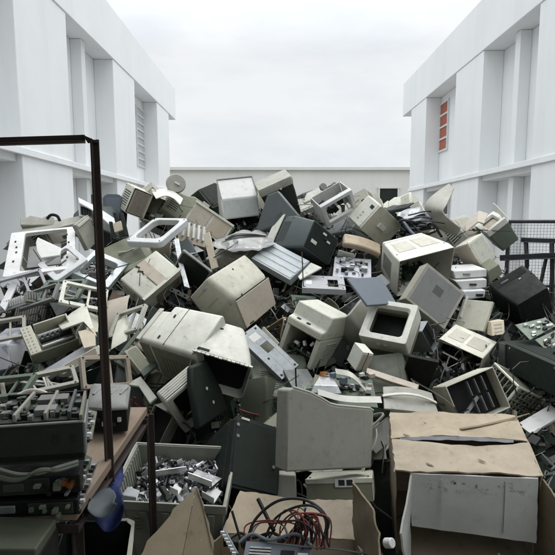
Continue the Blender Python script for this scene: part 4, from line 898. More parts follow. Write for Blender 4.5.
mb.sheet(A_, B_, .01); mb.build('sheet', 'beige_tan', o)
o = empty('computer_case', 'small pale box with a dark gap below the curved housing wall by the brown post', 'computer case')
mb = MB(); fr = [P(112, 337, 2.85), P(121, 331, 2.88), P(127, 341, 2.82), P(110, 351, 2.77)]; mb.hexa(fr, [p+Vector((-.02, .16, .06)) for p in fr]); mb.build('shell', 'beige', o, bevel=.006)
o, d = thing('G9', 'metal_sheet', 'narrow olive panel with a light rim below the pale monitor with raised seam', 'metal panel')
plate_mb(d).build('sheet', 'olive', o); ring_frame(d*1.03, .01, .01, .01, .01, .02).build('rim', 'beige_grey', o)
for k, (pts, lb) in enumerate((([(126, 385, 2.5), (141, 377, 2.55), (157, 398, 2.4), (150, 404, 2.38), (139, 387, 2.48)], 'thin beige angle piece above the end of the wooden table top'), ([(140, 372, 2.55), (156, 360, 2.6), (160, 364, 2.58), (144, 377, 2.5)], 'short green-grey bar behind the end of the wooden table top'))):
    o = empty('metal_angle', lb, 'metal angle'); mb = MB(); slab_poly(mb, [P(*p) for p in pts], .012); mb.build('bar', ('beige', 'green_grey')[k], o)
# --- plain monitor backs filling the far side of the crest
def loose_monitor(label, u, v, dd, size, axis, roll, mt, mt2, nick=None, name='monitor'):
    d = Vector(size); q = Vector(axis).to_track_quat('Y', 'Z') @ Quaternion((0, 1, 0), roll)
    o = empty(name, label, 'monitor', P(u, v, dd), q)
    if nick: LAND.append((nick, P(u, v, dd)))
    sh = Shell(d, [(-.3, .48, -.48, .48), (-.05, .48, -.48, .48), (.1, .4, -.42, .42), (.5, .34, -.34, .34)], .02); sh.mesh(False).build('shell', mt, o, bevel=.004)
    bezel(o, d, -.5*d.y, -.3*d.y, .5, -.5, .5, .03, .03, .045, mt2)
    mb = MB(); mb.box((0, -.33*d.y, 0), (d.x*.86, .006, d.z*.82)); mb.build('screen', 'screen_glass', o, bevel=0)
    vents(o, sh.patch('T', 2), .15, .85, .15, .85, 9, mt); vents(o, sh.patch('L', 2), .2, .8, .2, .8, 7, mt); vents(o, sh.patch('R', 2), .2, .8, .2, .8, 7, mt)
    panel(o, 'back_plate', sh.patch('K'), .12, .88, .1, .9, .004, mt); panel(o, 'socket', sh.patch('K'), .6, .75, .2, .32, .007, 'hollow', 0)
    return o
for a in (('small grey-beige monitor back right of the white drive frame on the skyline', 366, 208, 5.15, (.3, .34, .28), (-.5, -.6, .45), .6, 'beige_grey', 'beige'),
          ('small charcoal monitor on the skyline between topmost black monitor and gear assembly', 304, 207, 5.1, (.3, .34, .28), (.5, -.7, .4), .3, 'charcoal', 'beige_grey'),
          ('small pale monitor on the skyline left of the curled sheet with torn tip', 404, 211, 5.1, (.28, .32, .27), (.6, -.5, .5), .8, 'beige', 'beige_pale'),
          ('dark green monitor back poking up between the two tan panels and the white folded cover', 205, 207, 4.95, (.38, .4, .34), (.5, -.6, .5), .4, 'black_green', 'charcoal'),
          ('beige monitor half hidden behind the case with vent and dark bay', 158, 210, 4.85, (.38, .4, .34), (-.6, .3, .5), .3, 'beige', 'beige_pale'),
          ('grey-beige monitor lying behind the dark grey wedge', 248, 213, 4.9, (.38, .4, .34), (.7, -.4, .25), .9, 'beige_grey', 'beige'),
          ('pale monitor back rising behind the gear assembly on a stick', 318, 213, 5.0, (.36, .4, .34), (-.5, -.6, .6), .5, 'beige_pale', 'beige'),
          ('dark monitor lying right of the tipped monitor with the button panel', 396, 222, 4.75, (.36, .38, .32), (.7, -.5, .3), .2, 'black_green', 'black_green'),
          ('grey-beige monitor back behind the crumpled white plastic sack', 418, 226, 4.7, (.36, .38, .32), (-.4, -.7, .5), .7, 'beige_grey', 'beige'),
          ('beige monitor sunk behind the pale box with two knobs', 452, 240, 4.4, (.36, .38, .32), (.4, -.6, .6), .2, 'beige', 'beige_pale'),
          ('dark grey monitor under the white drive frame', 346, 237, 4.55, (.36, .36, .32), (.6, -.6, .2), .6, 'charcoal', 'charcoal'),
          ('olive monitor back under the round grey-beige monitor foot', 180, 213, 4.7, (.34, .36, .32), (-.7, -.3, .5), .3, 'olive', 'beige_grey'),
          ('beige-grey monitor behind the long dirty metal panel', 45, 243, 4.3, (.36, .38, .32), (.5, -.3, .3), .3, 'beige_grey', 'beige_grey'),
          ('dark monitor standing behind the white bracket with four slots', 98, 226, 4.45, (.34, .36, .32), (-.5, -.5, .3), .5, 'charcoal', 'black_green'),
          ('pale monitor wedged under the crumpled clear plastic wrapping', 240, 262, 4.05, (.34, .34, .3), (.6, -.5, .1), .5, 'beige', 'beige_pale')):
    loose_monitor(*a)
# --- open frames tangled along the left slope
def open_frame(label, u, v, dd, w_, h_, bars, mt, yaw, tilt, roll):
    q = Quaternion((0, 0, 1), yaw) @ Quaternion((1, 0, 0), tilt) @ Quaternion((0, 0, 1), roll)
    o = empty('plastic_surround', label, 'frame', P(u, v, dd), q, 'open frames on the left slope'); d = Vector((w_, h_, .03))
    ring_frame(d, *bars, .025, .008, .01).build('frame', mt, o, bevel=.002)
    mb = MB(); mb.box((w_*.1, 0, -.006), (bars[0]*.6, h_*.96, .012)); mb.build('crossbar', mt, o, bevel=.002)
    screws(o, TOPZ(d), ((.05, .06), (.95, .06), (.05, .94), (.95, .94)), .004)
for a in (('pale open frame crossing the lower edge of the white punched rack frame', 22, 287, 3.35, .3, .2, (.03, .02, .025, .02), 'lavender', .4, .9, .3),
          ('grey open frame leaning between the toothed strips and the corrugated panel', 40, 297, 3.25, .26, .16, (.025, .02, .02, .015), 'grey', -.5, .7, .5),
          ('white open frame beside the brown post above the roller tray', 84, 297, 3.15, .28, .18, (.025, .02, .025, .02), 'beige_pale', .7, .8, -.4),
          ('olive open frame under the blue-grey screen surround', 62, 291, 3.3, .3, .2, (.03, .03, .02, .02), 'green_grey', -.2, .6, .1),
          ('beige open frame right of the brown post, over the pale box with a dark gap', 128, 322, 2.95, .26, .18, (.03, .02, .02, .02), 'beige', -.8, .9, .4),
          ('green-grey open frame below the curved housing wall by the brown post', 138, 352, 2.75, .24, .15, (.02, .02, .02, .02), 'green_grey', .5, 1.0, .8),
          ('grey open frame lying left of the roller tray', 6, 330, 3.0, .22, .18, (.02, .02, .02, .02), 'beige_grey', .2, .6, .2),
          ('long pale frame lying above the coiled cable and the drive units', 40, 383, 2.45, .34, .12, (.02, .02, .02, .02), 'beige_grey', .5, .6, .1),
          ('dull frame at the left edge above the coiled cable', 8, 388, 2.3, .24, .14, (.02, .02, .02, .02), 'green_grey', -.4, .5, .3),
          ('beige frame standing on edge behind the white topped mechanism', 106, 372, 2.45, .26, .16, (.02, .02, .02, .02), 'beige_tan', .9, 1.1, -.2)):
    open_frame(*a)
# --- seams, screws and stickers on every housing
rn = random.Random(77)
for sh, o in list(REG):
    faces = [('T', 0), ('L', 0), ('R', 0)]+([('T', 1), ('L', 1)] if len(sh.rings) > 2 else [])
    for side, i in rn.sample(faces, 2):
        pa = sh.patch(side, i)
        if (pa[1]-pa[0]).length < .07 or (pa[3]-pa[0]).length < .07: continue
        screws(o, pa, ((.06, .07), (.94, .07)) if rn.random() < .5 else ((.07, .92), (.93, .92)), .0045, 'hollow')
        if rn.random() < .6: a = rn.choice((.1, .16, .88)); mb = MB(); pslab(mb, pa, .0, 1., a, a+.008, .0006); mb.build('seam', 'hollow', o, bevel=0)
        if rn.random() < .45:
            a, b = rn.uniform(.15, .6), rn.uniform(.25, .6); st = panel(o, 'label_sticker', pa, a, a+.2, b, b+.12, .0012, rn.choice(['sticker', 'sticker', 'beige_tan', 'zinc_dull']), 0)
            n_ = (pa[1]-pa[0]).cross(pa[3]-pa[0]).normalized()
            p5 = [p+n_*.0012 for p in pa]
            mb = MB()
            for k in range(3): pslab(mb, p5, a+.015, a+.1+.03*k, b+.02+.035*k, b+.033+.035*k, .0004)
            mb.build('print_pattern', 'chip', st, bevel=0)
# ------------------------------------------------------------------ foreground
def wavy(mb, pts, t, n=12, amp=.006, seed=0):
    """four-cornered card with thickness, a little warped"""
    pts = [Vector(p) for p in pts]; nrm = (pts[1]-pts[0]).cross(pts[3]-pts[0]).normalized(); G = [[], []]
    for s, L_ in ((-1, G[0]), (1, G[1])):
        for j in range(n+1):
            row = []
            for i in range(n+1):
                p = pt(pts, i/n, j/n); k = noise.noise(p*11+Vector((seed, 0, 0)))*amp+noise.noise(p*4+Vector((0, seed, 0)))*amp*1.6
                if i in (0, n) or j in (0, n): p = p+noise.noise_vector(p*45)*amp*.8
                row.append(mb.v(p+nrm*(k+s*t/2)))
            L_.append(row)
    for j in range(n):
        for i in range(n):
            a = G[0]; mb.face([a[j][i], a[j+1][i], a[j+1][i+1], a[j][i+1]]); a = G[1]; mb.face([a[j][i], a[j][i+1], a[j+1][i+1], a[j+1][i]])
    for i in range(n):
        for j in (0, n): mb.face([G[0][j][i], G[0][j][i+1], G[1][j][i+1], G[1][j][i]]); mb.face([G[0][i][j], G[0][i+1][j], G[1][i+1][j], G[1][i][j]])
# big cardboard box
o, d = thing('F1', 'cardboard_box', 'big worn cardboard box with a grey flap hanging over its open end, at the front', 'cardboard box', nick='the big cardboard box')
x, y, z = d/2; H = .42; zb = z-H; T_ = .006
mb = MB(); wavy(mb, [(-x, -y, z), (-x, -y, zb), (-x, y, zb), (-x, y, z)], T_, seed=1); mb.build('left_wall', 'cardboard', o, bevel=0, smooth=50)
mb = MB(); wavy(mb, [(x, -y, zb), (x, -y, z), (x, y, z), (x, y, zb)], T_, seed=2); mb.build('right_wall', 'cardboard', o, bevel=0, smooth=50)
mb = MB(); wavy(mb, [(-x, y-.004, zb), (x, y-.004, zb), (x, y-.004, z), (-x, y-.004, z)], T_, seed=3); mb.build('back_wall', 'cardboard', o, bevel=0, smooth=50)
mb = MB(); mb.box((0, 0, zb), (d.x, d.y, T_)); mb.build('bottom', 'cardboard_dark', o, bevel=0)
def top_flap(y0, y1, bow0, bow1, seed, name):
    mb = MB(); wavy(mb, [(-x, y0, z+.005), (x, y0, z+.005), (x, y1, z+.005), (-x, y1, z+.005)], T_, 18, .008, seed)
    for v_ in mb.bm.verts:
        b = math.sin(math.pi*min(1, max(0, (v_.co.x+x)/d.x))); k = (v_.co.y-y0)/(y1-y0)
        v_.co.y += b*(bow0[0]*(1-k)+bow1[0]*k); v_.co.z += b*(bow0[1]*(1-k)+bow1[1]*k)+.010*noise.noise(Vector((v_.co.x*7, v_.co.y*7, seed)))
    return mb.build(name, 'cardboard', o, bevel=0, smooth=50)
fl = top_flap(-y, -.02*d.y, (0, 0), (-.009, -.012), 1, 'top_flap')
top_flap(.025*d.y, y, (.003, .010), (0, 0), 2, 'top_flap')
mb = MB(); n = 14; mb.sheet([(-x+.03+(d.x-.08)*i/n, .024*d.y+.004*math.sin(math.pi*i/n), z+.008+.010*math.sin(math.pi*i/n)+.002*noise.noise((i*.9,0,0))) for i in range(n+1)], [(-x+.03+(d.x-.08)*i/n, .006*d.y+.003*math.sin(i*2.3), z+.001+.006*math.sin(math.pi*i/n)) for i in range(n+1)], .003); mb.build('torn_lip', 'lavender', fl, bevel=0)
mb = MB(); mb.sheet([(.02, .16*d.y, z+.018), (.09, .2*d.y, z+.022), (.22, .36*d.y, z+.013), (.31, .47*d.y, z+.02)], [(.015, .19*d.y, z+.016), (.09, .24*d.y, z+.018), (.22, .385*d.y, z+.017), (.31, .49*d.y, z+.017)], .003); mb.build('torn_strip', 'cardboard_dark', fl, bevel=0)
for k, (a, b) in enumerate(((-.12, .32), (-.04, .2), (-.21, .1), (.05, -.3), (-.14, -.38))):
    mb = MB(); mb.sheet([(a, b*d.y, z+.0095), (a+.02, b*d.y-.01, z+.0095)], [(a+.006, b*d.y-.012, z+.0095), (a+.027, b*d.y-.02, z+.0095)], .001); mb.build('tear', 'cardboard_dark', fl, bevel=0)
of = bpy.data.objects.new('hanging_flap', None); COL.objects.link(of); of.parent = o; of.location = (0, -y, z-.002)
mb = MB(); wavy(mb, [(-x+.06, -.01, -.25), (x-.012, -.045, -.268), (x-.016, -.004, -.004), (-x+.055, -.004, -.002)], .005, 12, .003, 5); mb.build('panel', 'flap_grey', of, bevel=0, smooth=50)
mb = MB()
for a in (-.09, .13): mb = MB(); mb.box((a, -.026, -.125), (.0016, .005, .22), Matrix.Rotation(-.11, 3, 'X')); mb.build('crease', 'flap_grey', of, bevel=0)
mb = MB(); wavy(mb, [(-x+.012, -y-.15, zb-.02), (-x+.002, -y+.002, zb), (-x+.002, -y+.002, z-.004), (-x+.016, -y-.01, z-.005)], .006, 8, .004, 7); q = [Vector((-x-.004, -y-.145, z-.15)), Vector((-x+.05, -y-.012, z-.004))]
bmesh.ops.delete(mb.bm, geom=mb.bm.verts[:], context='VERTS')
wavy(mb, [(-x+.035, -y-.16, z-.42), (-x+.055, -y-.004, z-.42), (-x+.055, -y-.004, z-.01), (-x+.01, -y-.16, z-.13)], .007, 8, .004, 7); mb.build('side_flap', 'flap_grey', o, bevel=0, smooth=50)
mb = MB(); wavy(mb, [(x, -y-.002, zb), (x+.05, -y-.16, zb), (x+.055, -y-.16, z-.05), (x, -y-.002, z-.012)], .006, 8, .004, 8); mb.build('side_flap', 'cardboard_dark', o, bevel=0, smooth=50)
# small open carton with cables
o = empty('cardboard_box', 'small open cardboard carton of cables with its flaps standing up, front centre', 'cardboard box', P(285, 575, 1.5)); o.location.z -= .1
off = o.location.copy()
def LP(*a): return P(*a)-off
LAND.append(('the small open carton', P(285, 520, 1.6)))
def card(name, pts, mat, seed, amp=.004, t=.006):
    mb = MB(); wavy(mb, [p for p in pts], t, 12, amp*1.6, seed); return mb.build(name, mat, o, bevel=0, smooth=50)
nl, nr, fr_, fll = LP(150, 600, 1.4), LP(384, 600, 1.4), LP(356, 540, 1.72), LP(222, 534, 1.74)
dn = Vector((0, 0, -.26))
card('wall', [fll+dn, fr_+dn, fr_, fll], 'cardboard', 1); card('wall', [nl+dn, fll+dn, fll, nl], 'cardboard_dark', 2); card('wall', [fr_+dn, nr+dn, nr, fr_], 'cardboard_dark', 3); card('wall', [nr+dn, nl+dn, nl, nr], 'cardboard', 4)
mb = MB(); mb.hexa([nl+dn, nr+dn, fr_+dn, fll+dn], [p+dn+Vector((0, 0, .006)) for p in (nl, nr, fr_, fll)]); mb.build('bottom', 'cardboard_dark', o, bevel=0)
card('flap', [fll+Vector((0, 0, .004)), LP(306, 538, 1.73), LP(303, 500, 1.86), LP(240, 492, 1.88)], 'cardboard', 5)
card('flap', [LP(307, 538, 1.73), fr_+Vector((0, 0, .004)), LP(354, 500, 1.80), LP(306, 501, 1.85)], 'cardboard', 6)
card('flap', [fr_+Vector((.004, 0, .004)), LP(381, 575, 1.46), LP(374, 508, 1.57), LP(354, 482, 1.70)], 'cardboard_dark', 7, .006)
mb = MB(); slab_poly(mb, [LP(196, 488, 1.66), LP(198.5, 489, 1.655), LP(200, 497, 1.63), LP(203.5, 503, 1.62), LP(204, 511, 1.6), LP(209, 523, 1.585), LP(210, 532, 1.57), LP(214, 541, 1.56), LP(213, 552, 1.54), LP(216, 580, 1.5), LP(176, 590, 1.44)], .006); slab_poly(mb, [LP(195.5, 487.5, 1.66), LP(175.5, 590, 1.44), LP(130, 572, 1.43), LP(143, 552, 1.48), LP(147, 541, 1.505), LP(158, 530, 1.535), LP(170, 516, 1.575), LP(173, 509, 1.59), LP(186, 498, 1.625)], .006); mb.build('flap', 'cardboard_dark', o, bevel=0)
# what lies in the carton
o = empty('power_supply', 'small grey power unit lying under the cables in the small open carton', 'power unit')
fr = [P(246, 541, 1.57), P(312, 545, 1.55), P(310, 575, 1.48), P(240, 572, 1.5)]; mb = MB(); mb.hexa(fr, [p+Vector((0, .08, -.06)) for p in fr]); mb.build('case', 'slate', o, bevel=.003)
pa = [fr[3], fr[2], fr[1], fr[0]]; vents(o, pa, .08, .4, .2, .8, 6, 'zinc'); panel(o, 'socket', pa, .55, .75, .3, .75, .005, 'black'); panel(o, 'label_sticker', pa, .8, .95, .3, .7, .003, 'sticker')
rn = random.Random(4)
cab = [([(246, 545, 1.58), (255, 520, 1.6), (278, 501, 1.6), (305, 500, 1.58), (325, 515, 1.55), (327, 540, 1.53)], 'cable_black', .006),
       ([(262, 545, 1.58), (275, 519, 1.6), (296, 507, 1.58), (315, 507, 1.56), (326, 522, 1.54), (322, 545, 1.52)], 'cable_black', .005),
       ([(290, 548, 1.56), (300, 525, 1.57), (310, 514, 1.57), (318, 520, 1.55), (320, 545, 1.52)], 'cable_red', .0045),
       ([(296, 548, 1.56), (304, 524, 1.57), (313, 517, 1.56), (320, 526, 1.54), (325, 548, 1.52)], 'cable_red', .0045),
       ([(300, 548, 1.55), (306, 530, 1.56), (311, 520, 1.56), (316, 530, 1.54), (317, 550, 1.52)], 'cable_red', .004),
       ([(280, 545, 1.57), (292, 531, 1.58), (303, 518, 1.57), (309, 518, 1.56), (312, 545, 1.53)], 'cable_black', .005),
       ([(249, 540, 1.6), (258, 524, 1.62), (270, 521, 1.62), (284, 526, 1.6), (290, 546, 1.57)], 'cable_grey', .005),
       ([(226, 541, 1.6), (240, 533, 1.62), (252, 538, 1.6), (272, 533, 1.58), (286, 541, 1.56)], 'cable_black', .006),
       ([(236, 545, 1.57), (252, 534, 1.58), (270, 540, 1.56), (296, 534, 1.55), (312, 546, 1.52)], 'slate', .006)]
desc = ['widest black cable loop arching over the small open carton', 'inner black cable loop in the small open carton', 'tall thin red wire loop in the small open carton', 'second red wire loop, close beside the tallest red one', 'shortest red wire loop in the small open carton', 'narrow upright black cable loop beside the red wires', 'low grey cable loop at the left of the small open carton', 'wavy black cable along the back of the small open carton', 'slate blue cable winding over the power unit in the carton']
for (pts, mt, rad), lb in zip(cab, desc):
    o = empty('cable', lb, 'cable', group='cables in the small open carton'); mb = MB(); mb.tube(curve_pts([P(*p) for p in pts], 7), rad*.8, 7); mb.build('wire', mt, o, bevel=0)
    if mt != 'cable_red': mb = MB(); e_ = P(*pts[0]); mb.box(e_, (.016, .016, .03)); mb.build('plug', 'black' if mt != 'cable_grey' else 'cable_white', o, bevel=.002)
rn = random.Random(91)
for k in range(16):
    red = k % 3 == 0; a0, b0 = rn.uniform(244, 300), rn.uniform(300, 332)
    o = empty('cable', 'thin dull red wire in the tangle in the small open carton' if red else 'thin black wire in the tangle in the small open carton', 'cable', group='thin red wires in the carton' if red else 'thin black wires in the carton')
    mb = MB(); mb.tube(curve_pts([P(a0, 548, 1.57), P(a0+rn.uniform(-4, 12), rn.uniform(522, 538), 1.58+rn.uniform(-.03, .03)), P((a0+b0)/2+rn.uniform(-10, 10), rn.uniform(508, 528), 1.57+rn.uniform(-.04, .03)), P(b0+rn.uniform(-9, 3), rn.uniform(516, 534), 1.55+rn.uniform(-.03, .02)), P(b0+rn.uniform(-8, 3), 549, 1.53)], 6), rn.uniform(.0015, .003), 6); mb.build('wire', 'cable_red' if red else 'cable_black', o, bevel=0)
for a, b, lb, wd in ((P(258, 499, 1.66), P(274, 531, 1.58), 'straight black rod leaning in the small open carton', .0065), (P(232, 511, 1.63), P(243, 548, 1.57), 'thin dark rod standing at the left of the small open carton', .004)):
    o = empty('metal_rod', lb, 'rod'); mb = MB(); mb.tube([a, b], wd, 8); mb.build('rod', 'black', o, bevel=0)
o = empty('connector_strip', 'small grey connector strip at the left rim of the small open carton', 'connector')
mb = MB(); mb.sheet([P(220, 532, 1.6), P(233, 556, 1.53)], [P(226, 530, 1.6), P(239, 554, 1.53)], .012); mb.build('strip', 'slate', o)
for k in range(7): mb = MB(); mb.box(P(222.5+1.9*k, 532.5+3.5*k, 1.585-.011*k), (.012, .004, .008)); mb.build('pin', 'white', o, bevel=0)
# grey bin of metal scraps
o, d = thing('F3', 'plastic_bin', 'grey rectangular plastic bin full of metal scraps, front left of centre', 'plastic bin', nick='the grey bin of scraps')
x, y, z = d/2; T_ = .008; hb = .33
mb = MB(); tp = [(-x, -y, z), (x, -y, z), (x, y, z), (-x, y, z)]; bt = [(-.82*x, -.82*y, z-hb), (.82*x, -.82*y, z-hb), (.82*x, .82*y, z-hb), (-.82*x, .82*y, z-hb)]
ins = lambda q, k, dz=0: [(p[0]*k, p[1]*k, p[2]+dz) for p in q]
mb.loft([bt, tp, ins(tp, .955), ins(bt, .95, .01)], True, True); mb.build('body', 'bin_plastic', o, bevel=.003)
mb = MB()
rim = [(-x*1.02, -y*1.02), (x*1.02, -y*1.02), (x*1.02, y*1.02), (-x*1.02, y*1.02)]
mb.loft([[(a, b, z-.03) for a, b in rim], [(a, b, z+.004) for a, b in rim], [(a*.955, b*.955, z+.004) for a, b in rim], [(a*.955, b*.955, z-.004) for a, b in rim]], False, False); mb.build('rim', 'bin_plastic', o, bevel=.002)
for k in range(5): panel(o, 'rib', [Vector(bt[0]), Vector(bt[1]), Vector(tp[1]), Vector(tp[0])], .06+.2*k, .12+.2*k, .1, .88, .007, 'bin_plastic')
for k in range(5): panel(o, 'grip_slot', [Vector(bt[0]), Vector(bt[1]), Vector(tp[1]), Vector(tp[0])], .2, .3, .6+.05*k, .63+.05*k, .009, 'olive', 0)
for k in range(14): panel(o, 'inner_rib', [Vector(p) for p in (ins(bt, .95, .01)[0], ins(bt, .95, .01)[3], ins(tp, .955)[3], ins(tp, .955)[0])], .04+.07*k, .06+.07*k, .1, .95, .003, 'bin_plastic', 0)
BIN = Matrix.Translation(POSE['F3'][0]) @ Quaternion(POSE['F3'][1]).to_matrix().to_4x4()
mb = MB(); rn = random.Random(7)
for k in range(1100):
    a, b = rn.uniform(-.86, .86), rn.uniform(-.86, .86); hh = .03*(1-a*a)*(1-b*b)+.035*b+rn.uniform(-.03, .015)
    c = BIN @ Vector((a*x*.95, b*y*.95, z-.105+hh)); R_ = Quaternion((rn.gauss(0, 1), rn.gauss(0, 1), rn.gauss(0, 1), rn.gauss(0, 1))).normalized().to_matrix()
    mb.mi = rn.choice((0, 0, 1, 1, 2, 2, 3, 3, 4)); s_ = rn.uniform(.012, .042)
    if rn.random() < .25: mb.cyl(c, R_ @ Vector((0, 0, 1)), s_*.25, s_*rn.uniform(.4, 2), 8)
    else: mb.box(c, (s_, s_*rn.uniform(.2, .8), rn.uniform(.001, .008)), R_)
ob = mb.build('metal_scraps', ['chrome', 'zinc', 'zinc_dull', 'chip', 'white'], None, bevel=0)
tag(ob, 'shiny loose metal scraps filling the grey plastic bin', 'metal scraps', kind='stuff')
def bent_plate(label, q, t, mat, fold=.02):
    o = empty('metal_bracket', label, 'bracket', group='brackets on the bin of scraps'); mb = MB(); pts = [P(*p) for p in q]; slab_poly(mb, pts, t); mb.build('plate', mat, o, bevel=.001)
    mb = MB(); mb.hexa([pts[0], pts[1], pts[1]-DN*fold*.2, pts[0]-DN*fold*.2], [p-DN*fold for p in (pts[0], pts[1], pts[1]-DN*.002+FW*.003, pts[0]-DN*.002+FW*.003)]); mb.build('fold', mat, o, bevel=0)
bent_plate('largest shiny folded plate on top of the metal scraps in the bin', [(188, 478, 1.9), (212, 487, 1.87), (222, 479, 1.93), (197, 470, 1.97)], .006, 'chrome')
bent_plate('shiny upright bracket at the right rim of the metal scraps', [(202, 497, 1.83), (214, 504, 1.8), (222, 492, 1.87), (212, 486, 1.9)], .005, 'zinc')
bent_plate('dull plate lying at the left of the metal scraps', [(118, 500, 1.83), (136, 503, 1.81), (140, 491, 1.88), (128, 487, 1.9)], .005, 'zinc_dull')
bent_plate('long thin bright strip across the back of the metal scraps', [(150, 477, 1.95), (186, 472, 1.95), (187, 468, 1.98), (152, 472, 1.98)], .004, 'chrome')
bent_plate('small white clip in the middle of the metal scraps', [(170, 492, 1.86), (178, 496, 1.84), (182, 489, 1.87), (175, 485, 1.9)], .008, 'white')
bent_plate('dark folded bracket between the post and the metal scraps', [(158, 488, 1.86), (166, 501, 1.81), (172, 498, 1.82), (165, 486, 1.87)], .006, 'black_green')
# work table with its steel frame
pa_, pb_ = P(112, 463, 1.31), P(148, 404.5, 1.68); TZ = (pa_.z+pb_.z)/2; ed = (pb_-pa_); ed.z = 0; ed.normalize(); rt_ = Vector((ed.y, -ed.x, 0))
corner = Vector((pb_.x, pb_.y, TZ)); tw = .62; tl = .6
o = empty('work_table', 'wooden table with a rusty brown steel frame and a tall post with a top bar', 'table', (corner.x, corner.y, 0)); LAND.append(('the wooden table', corner))
c0 = corner; L0 = lambda a, b, zz: c0-ed*a-rt_*b+Vector((0, 0, zz-c0.z))-Vector((corner.x, corner.y, 0))
for k in range(5):
    b0, b1 = .003+k*tw/5, (k+1)*tw/5-.003; mb = MB(); mb.hexa([L0(0, b0, TZ-.026), L0(tl, b0, TZ-.026), L0(tl, b1, TZ-.026), L0(0, b1, TZ-.026)], [L0(0, b0, TZ), L0(tl, b0, TZ), L0(tl, b1, TZ), L0(0, b1, TZ)]); mb.build('top_board', 'board', o, bevel=.003)
def angle_bar(mb, a, b, w_=.032, n_=None):
    a, b = Vector(a), Vector(b); dd = (b-a).normalized(); s1 = Vector((1, 0, 0)) if abs(dd.x) < .7 else Vector((0, 0, 1)); s1 = (s1-dd*s1.dot(dd)).normalized(); s2 = dd.cross(s1); t_ = .005
    for p, q in ((s1, s2), (s2, s1)): mb.hexa([a-p*w_/2-q*w_/2, a+p*w_/2-q*w_/2, a+p*w_/2-q*(w_/2-t_), a-p*w_/2-q*(w_/2-t_)], [b-p*w_/2-q*w_/2, b+p*w_/2-q*w_/2, b+p*w_/2-q*(w_/2-t_), b-p*w_/2-q*(w_/2-t_)])
BASE = Vector((corner.x, corner.y, 0))
pt_top, pt_bot = P(94.5, 139, 1.31), P(109.5, 464, 1.31)
dirp = (pt_bot-pt_top).normalized(); pfl = pt_bot+dirp*.05
mb = MB(); angle_bar(mb, pt_top-BASE, pfl-BASE, .0185); mb.build('tall_post', 'steel_brown', o, bevel=.001)
mb = MB(); angle_bar(mb, P(-110, 144.5, 1.31)-BASE, P(84, 138.5, 1.31)-BASE, .022); mb.hexa([P(82, 134.3, 1.303)-BASE, P(92, 138.8, 1.303)-BASE, P(99, 142.3, 1.303)-BASE, P(88, 143.3, 1.303)-BASE], [p-BASE for p in (P(82, 134.3, 1.317), P(92, 138.8, 1.317), P(99, 142.3, 1.317), P(88, 143.3, 1.317))]); mb.build('top_bar', 'steel_brown', o, bevel=.001)
mb = MB(); q_ = P(-110, 144.5, 1.31)-BASE; angle_bar(mb, q_, Vector((q_.x, q_.y, TZ-.05)), .0215); mb.build('tall_post', 'steel_brown', o, bevel=.001)
for a, b in ((.0, -.006), (tl-.04, .02), (.0, tw-.03), (tl-.04, tw-.03)):
    p = L0(a, b, TZ-.028); mb = MB(); angle_bar(mb, p, Vector((p.x, p.y, 0)), .0215); mb.build('leg', 'steel_brown', o, bevel=.001)
for a, b, e, f in ((.0, .01, tl, .01), (0, tw-.01, tl, tw-.01), (0.01, 0, .01, tw), (tl-.01, 0, tl-.01, tw)):
    mb = MB(); angle_bar(mb, L0(a, b, TZ-.045), L0(e, f, TZ-.04), .022); mb.build('rail', 'steel_brown', o, bevel=.001)
# units stacked on the table
def unit(label, q, back, hgt, mat, name='drive_unit', group='drive units stacked on the table'):
    """q: near-left, near-right top corners of the front face, then far-right, far-left"""
    o = empty(name, label, 'drive unit', group=group); T4 = [P(*p) for p in q]; lo = [p-Vector((0, 0, hgt)) for p in T4]; mb = MB(); mb.hexa(lo, T4); mb.build('case', mat, o, bevel=.003)
    return o, T4, [lo[0], lo[1], T4[1], T4[0]], [lo[1], lo[2], T4[2], T4[1]]
o, T4, FR, RI = unit('open topped grey-green drive unit with two square holes, topmost on the table at left', [(-22, 427, 1.092), (83, 420, 1.085), (87, 394.5, 1.260), (10, 399, 1.281)], 0, .09, 'black_green'); LAND.append(('the drive unit with two square holes', sum(T4, Vector())/4))
panel(o, 'front_panel', FR, .0, 1, .0, .98, .003, 'unit_grey'); panel(o, 'front_edge', FR, 0, 1, .955, 1.0, .006, 'grey'); panel(o, 'lower_groove', FR, .0, 1, .06, .2, .004, 'black')
for a in (.72, .875): f_ = panel(o, 'square_hole', FR, a, a+.055, .45, .68, .0045, 'hollow', 0)  # near-black slabs paint the shaded inside of two holes
mb = MB(); pslab(mb, T4, .03, .97, .03, .97, .002); mb.build('circuit_board', 'unit_grey', o, bevel=0)
rn = random.Random(31)
for k in range(90):
    u, v = rn.uniform(.05, .9), rn.uniform(.06, .88); mb = MB(); pslab(mb, T4, u, u+rn.uniform(.02, .09), v, v+rn.uniform(.03, .12), rn.uniform(.004, .014)); mb.build('chip', rn.choice(['chip', 'chip', 'pcb', 'grey', 'charcoal', 'black', 'olive_dark']), o, bevel=0)
for a, mt in ((.32, 'beige_grey'), (.62, 'beige_grey'), (.85, 'charcoal')): panel(o, 'bar', T4, a, a+.035, .05, .97, .018, mt)
panel(o, 'label_sticker', T4, .5, .72, .2, .4, .016, 'grey'); panel(o, 'label_sticker', T4, .45, .8, .62, .85, .015, 'grey')
panel(o, 'side_rail', RI, .05, .95, .1, .9, .004, 'zinc_dull'); panel(o, 'rim', T4, -.01, 1.01, .95, 1.0, .012, 'black'); panel(o, 'rim', T4, .965, 1.0, 0, 1.0, .012, 'olive')
o, T4, FR, RI = unit('black drive unit in the middle of the stack on the table, under tangled cables', [(-22, 480, 1.085), (80, 474, 1.085), (86, 452, 1.253), (10, 455, 1.274)], 0, .043, 'black')
panel(o, 'front_panel', FR, .0, .7, .1, .9, .004, 'unit_grey'); panel(o, 'label_sticker', FR, .25, .45, .3, .7, .006, 'charcoal')
rn = random.Random(3)
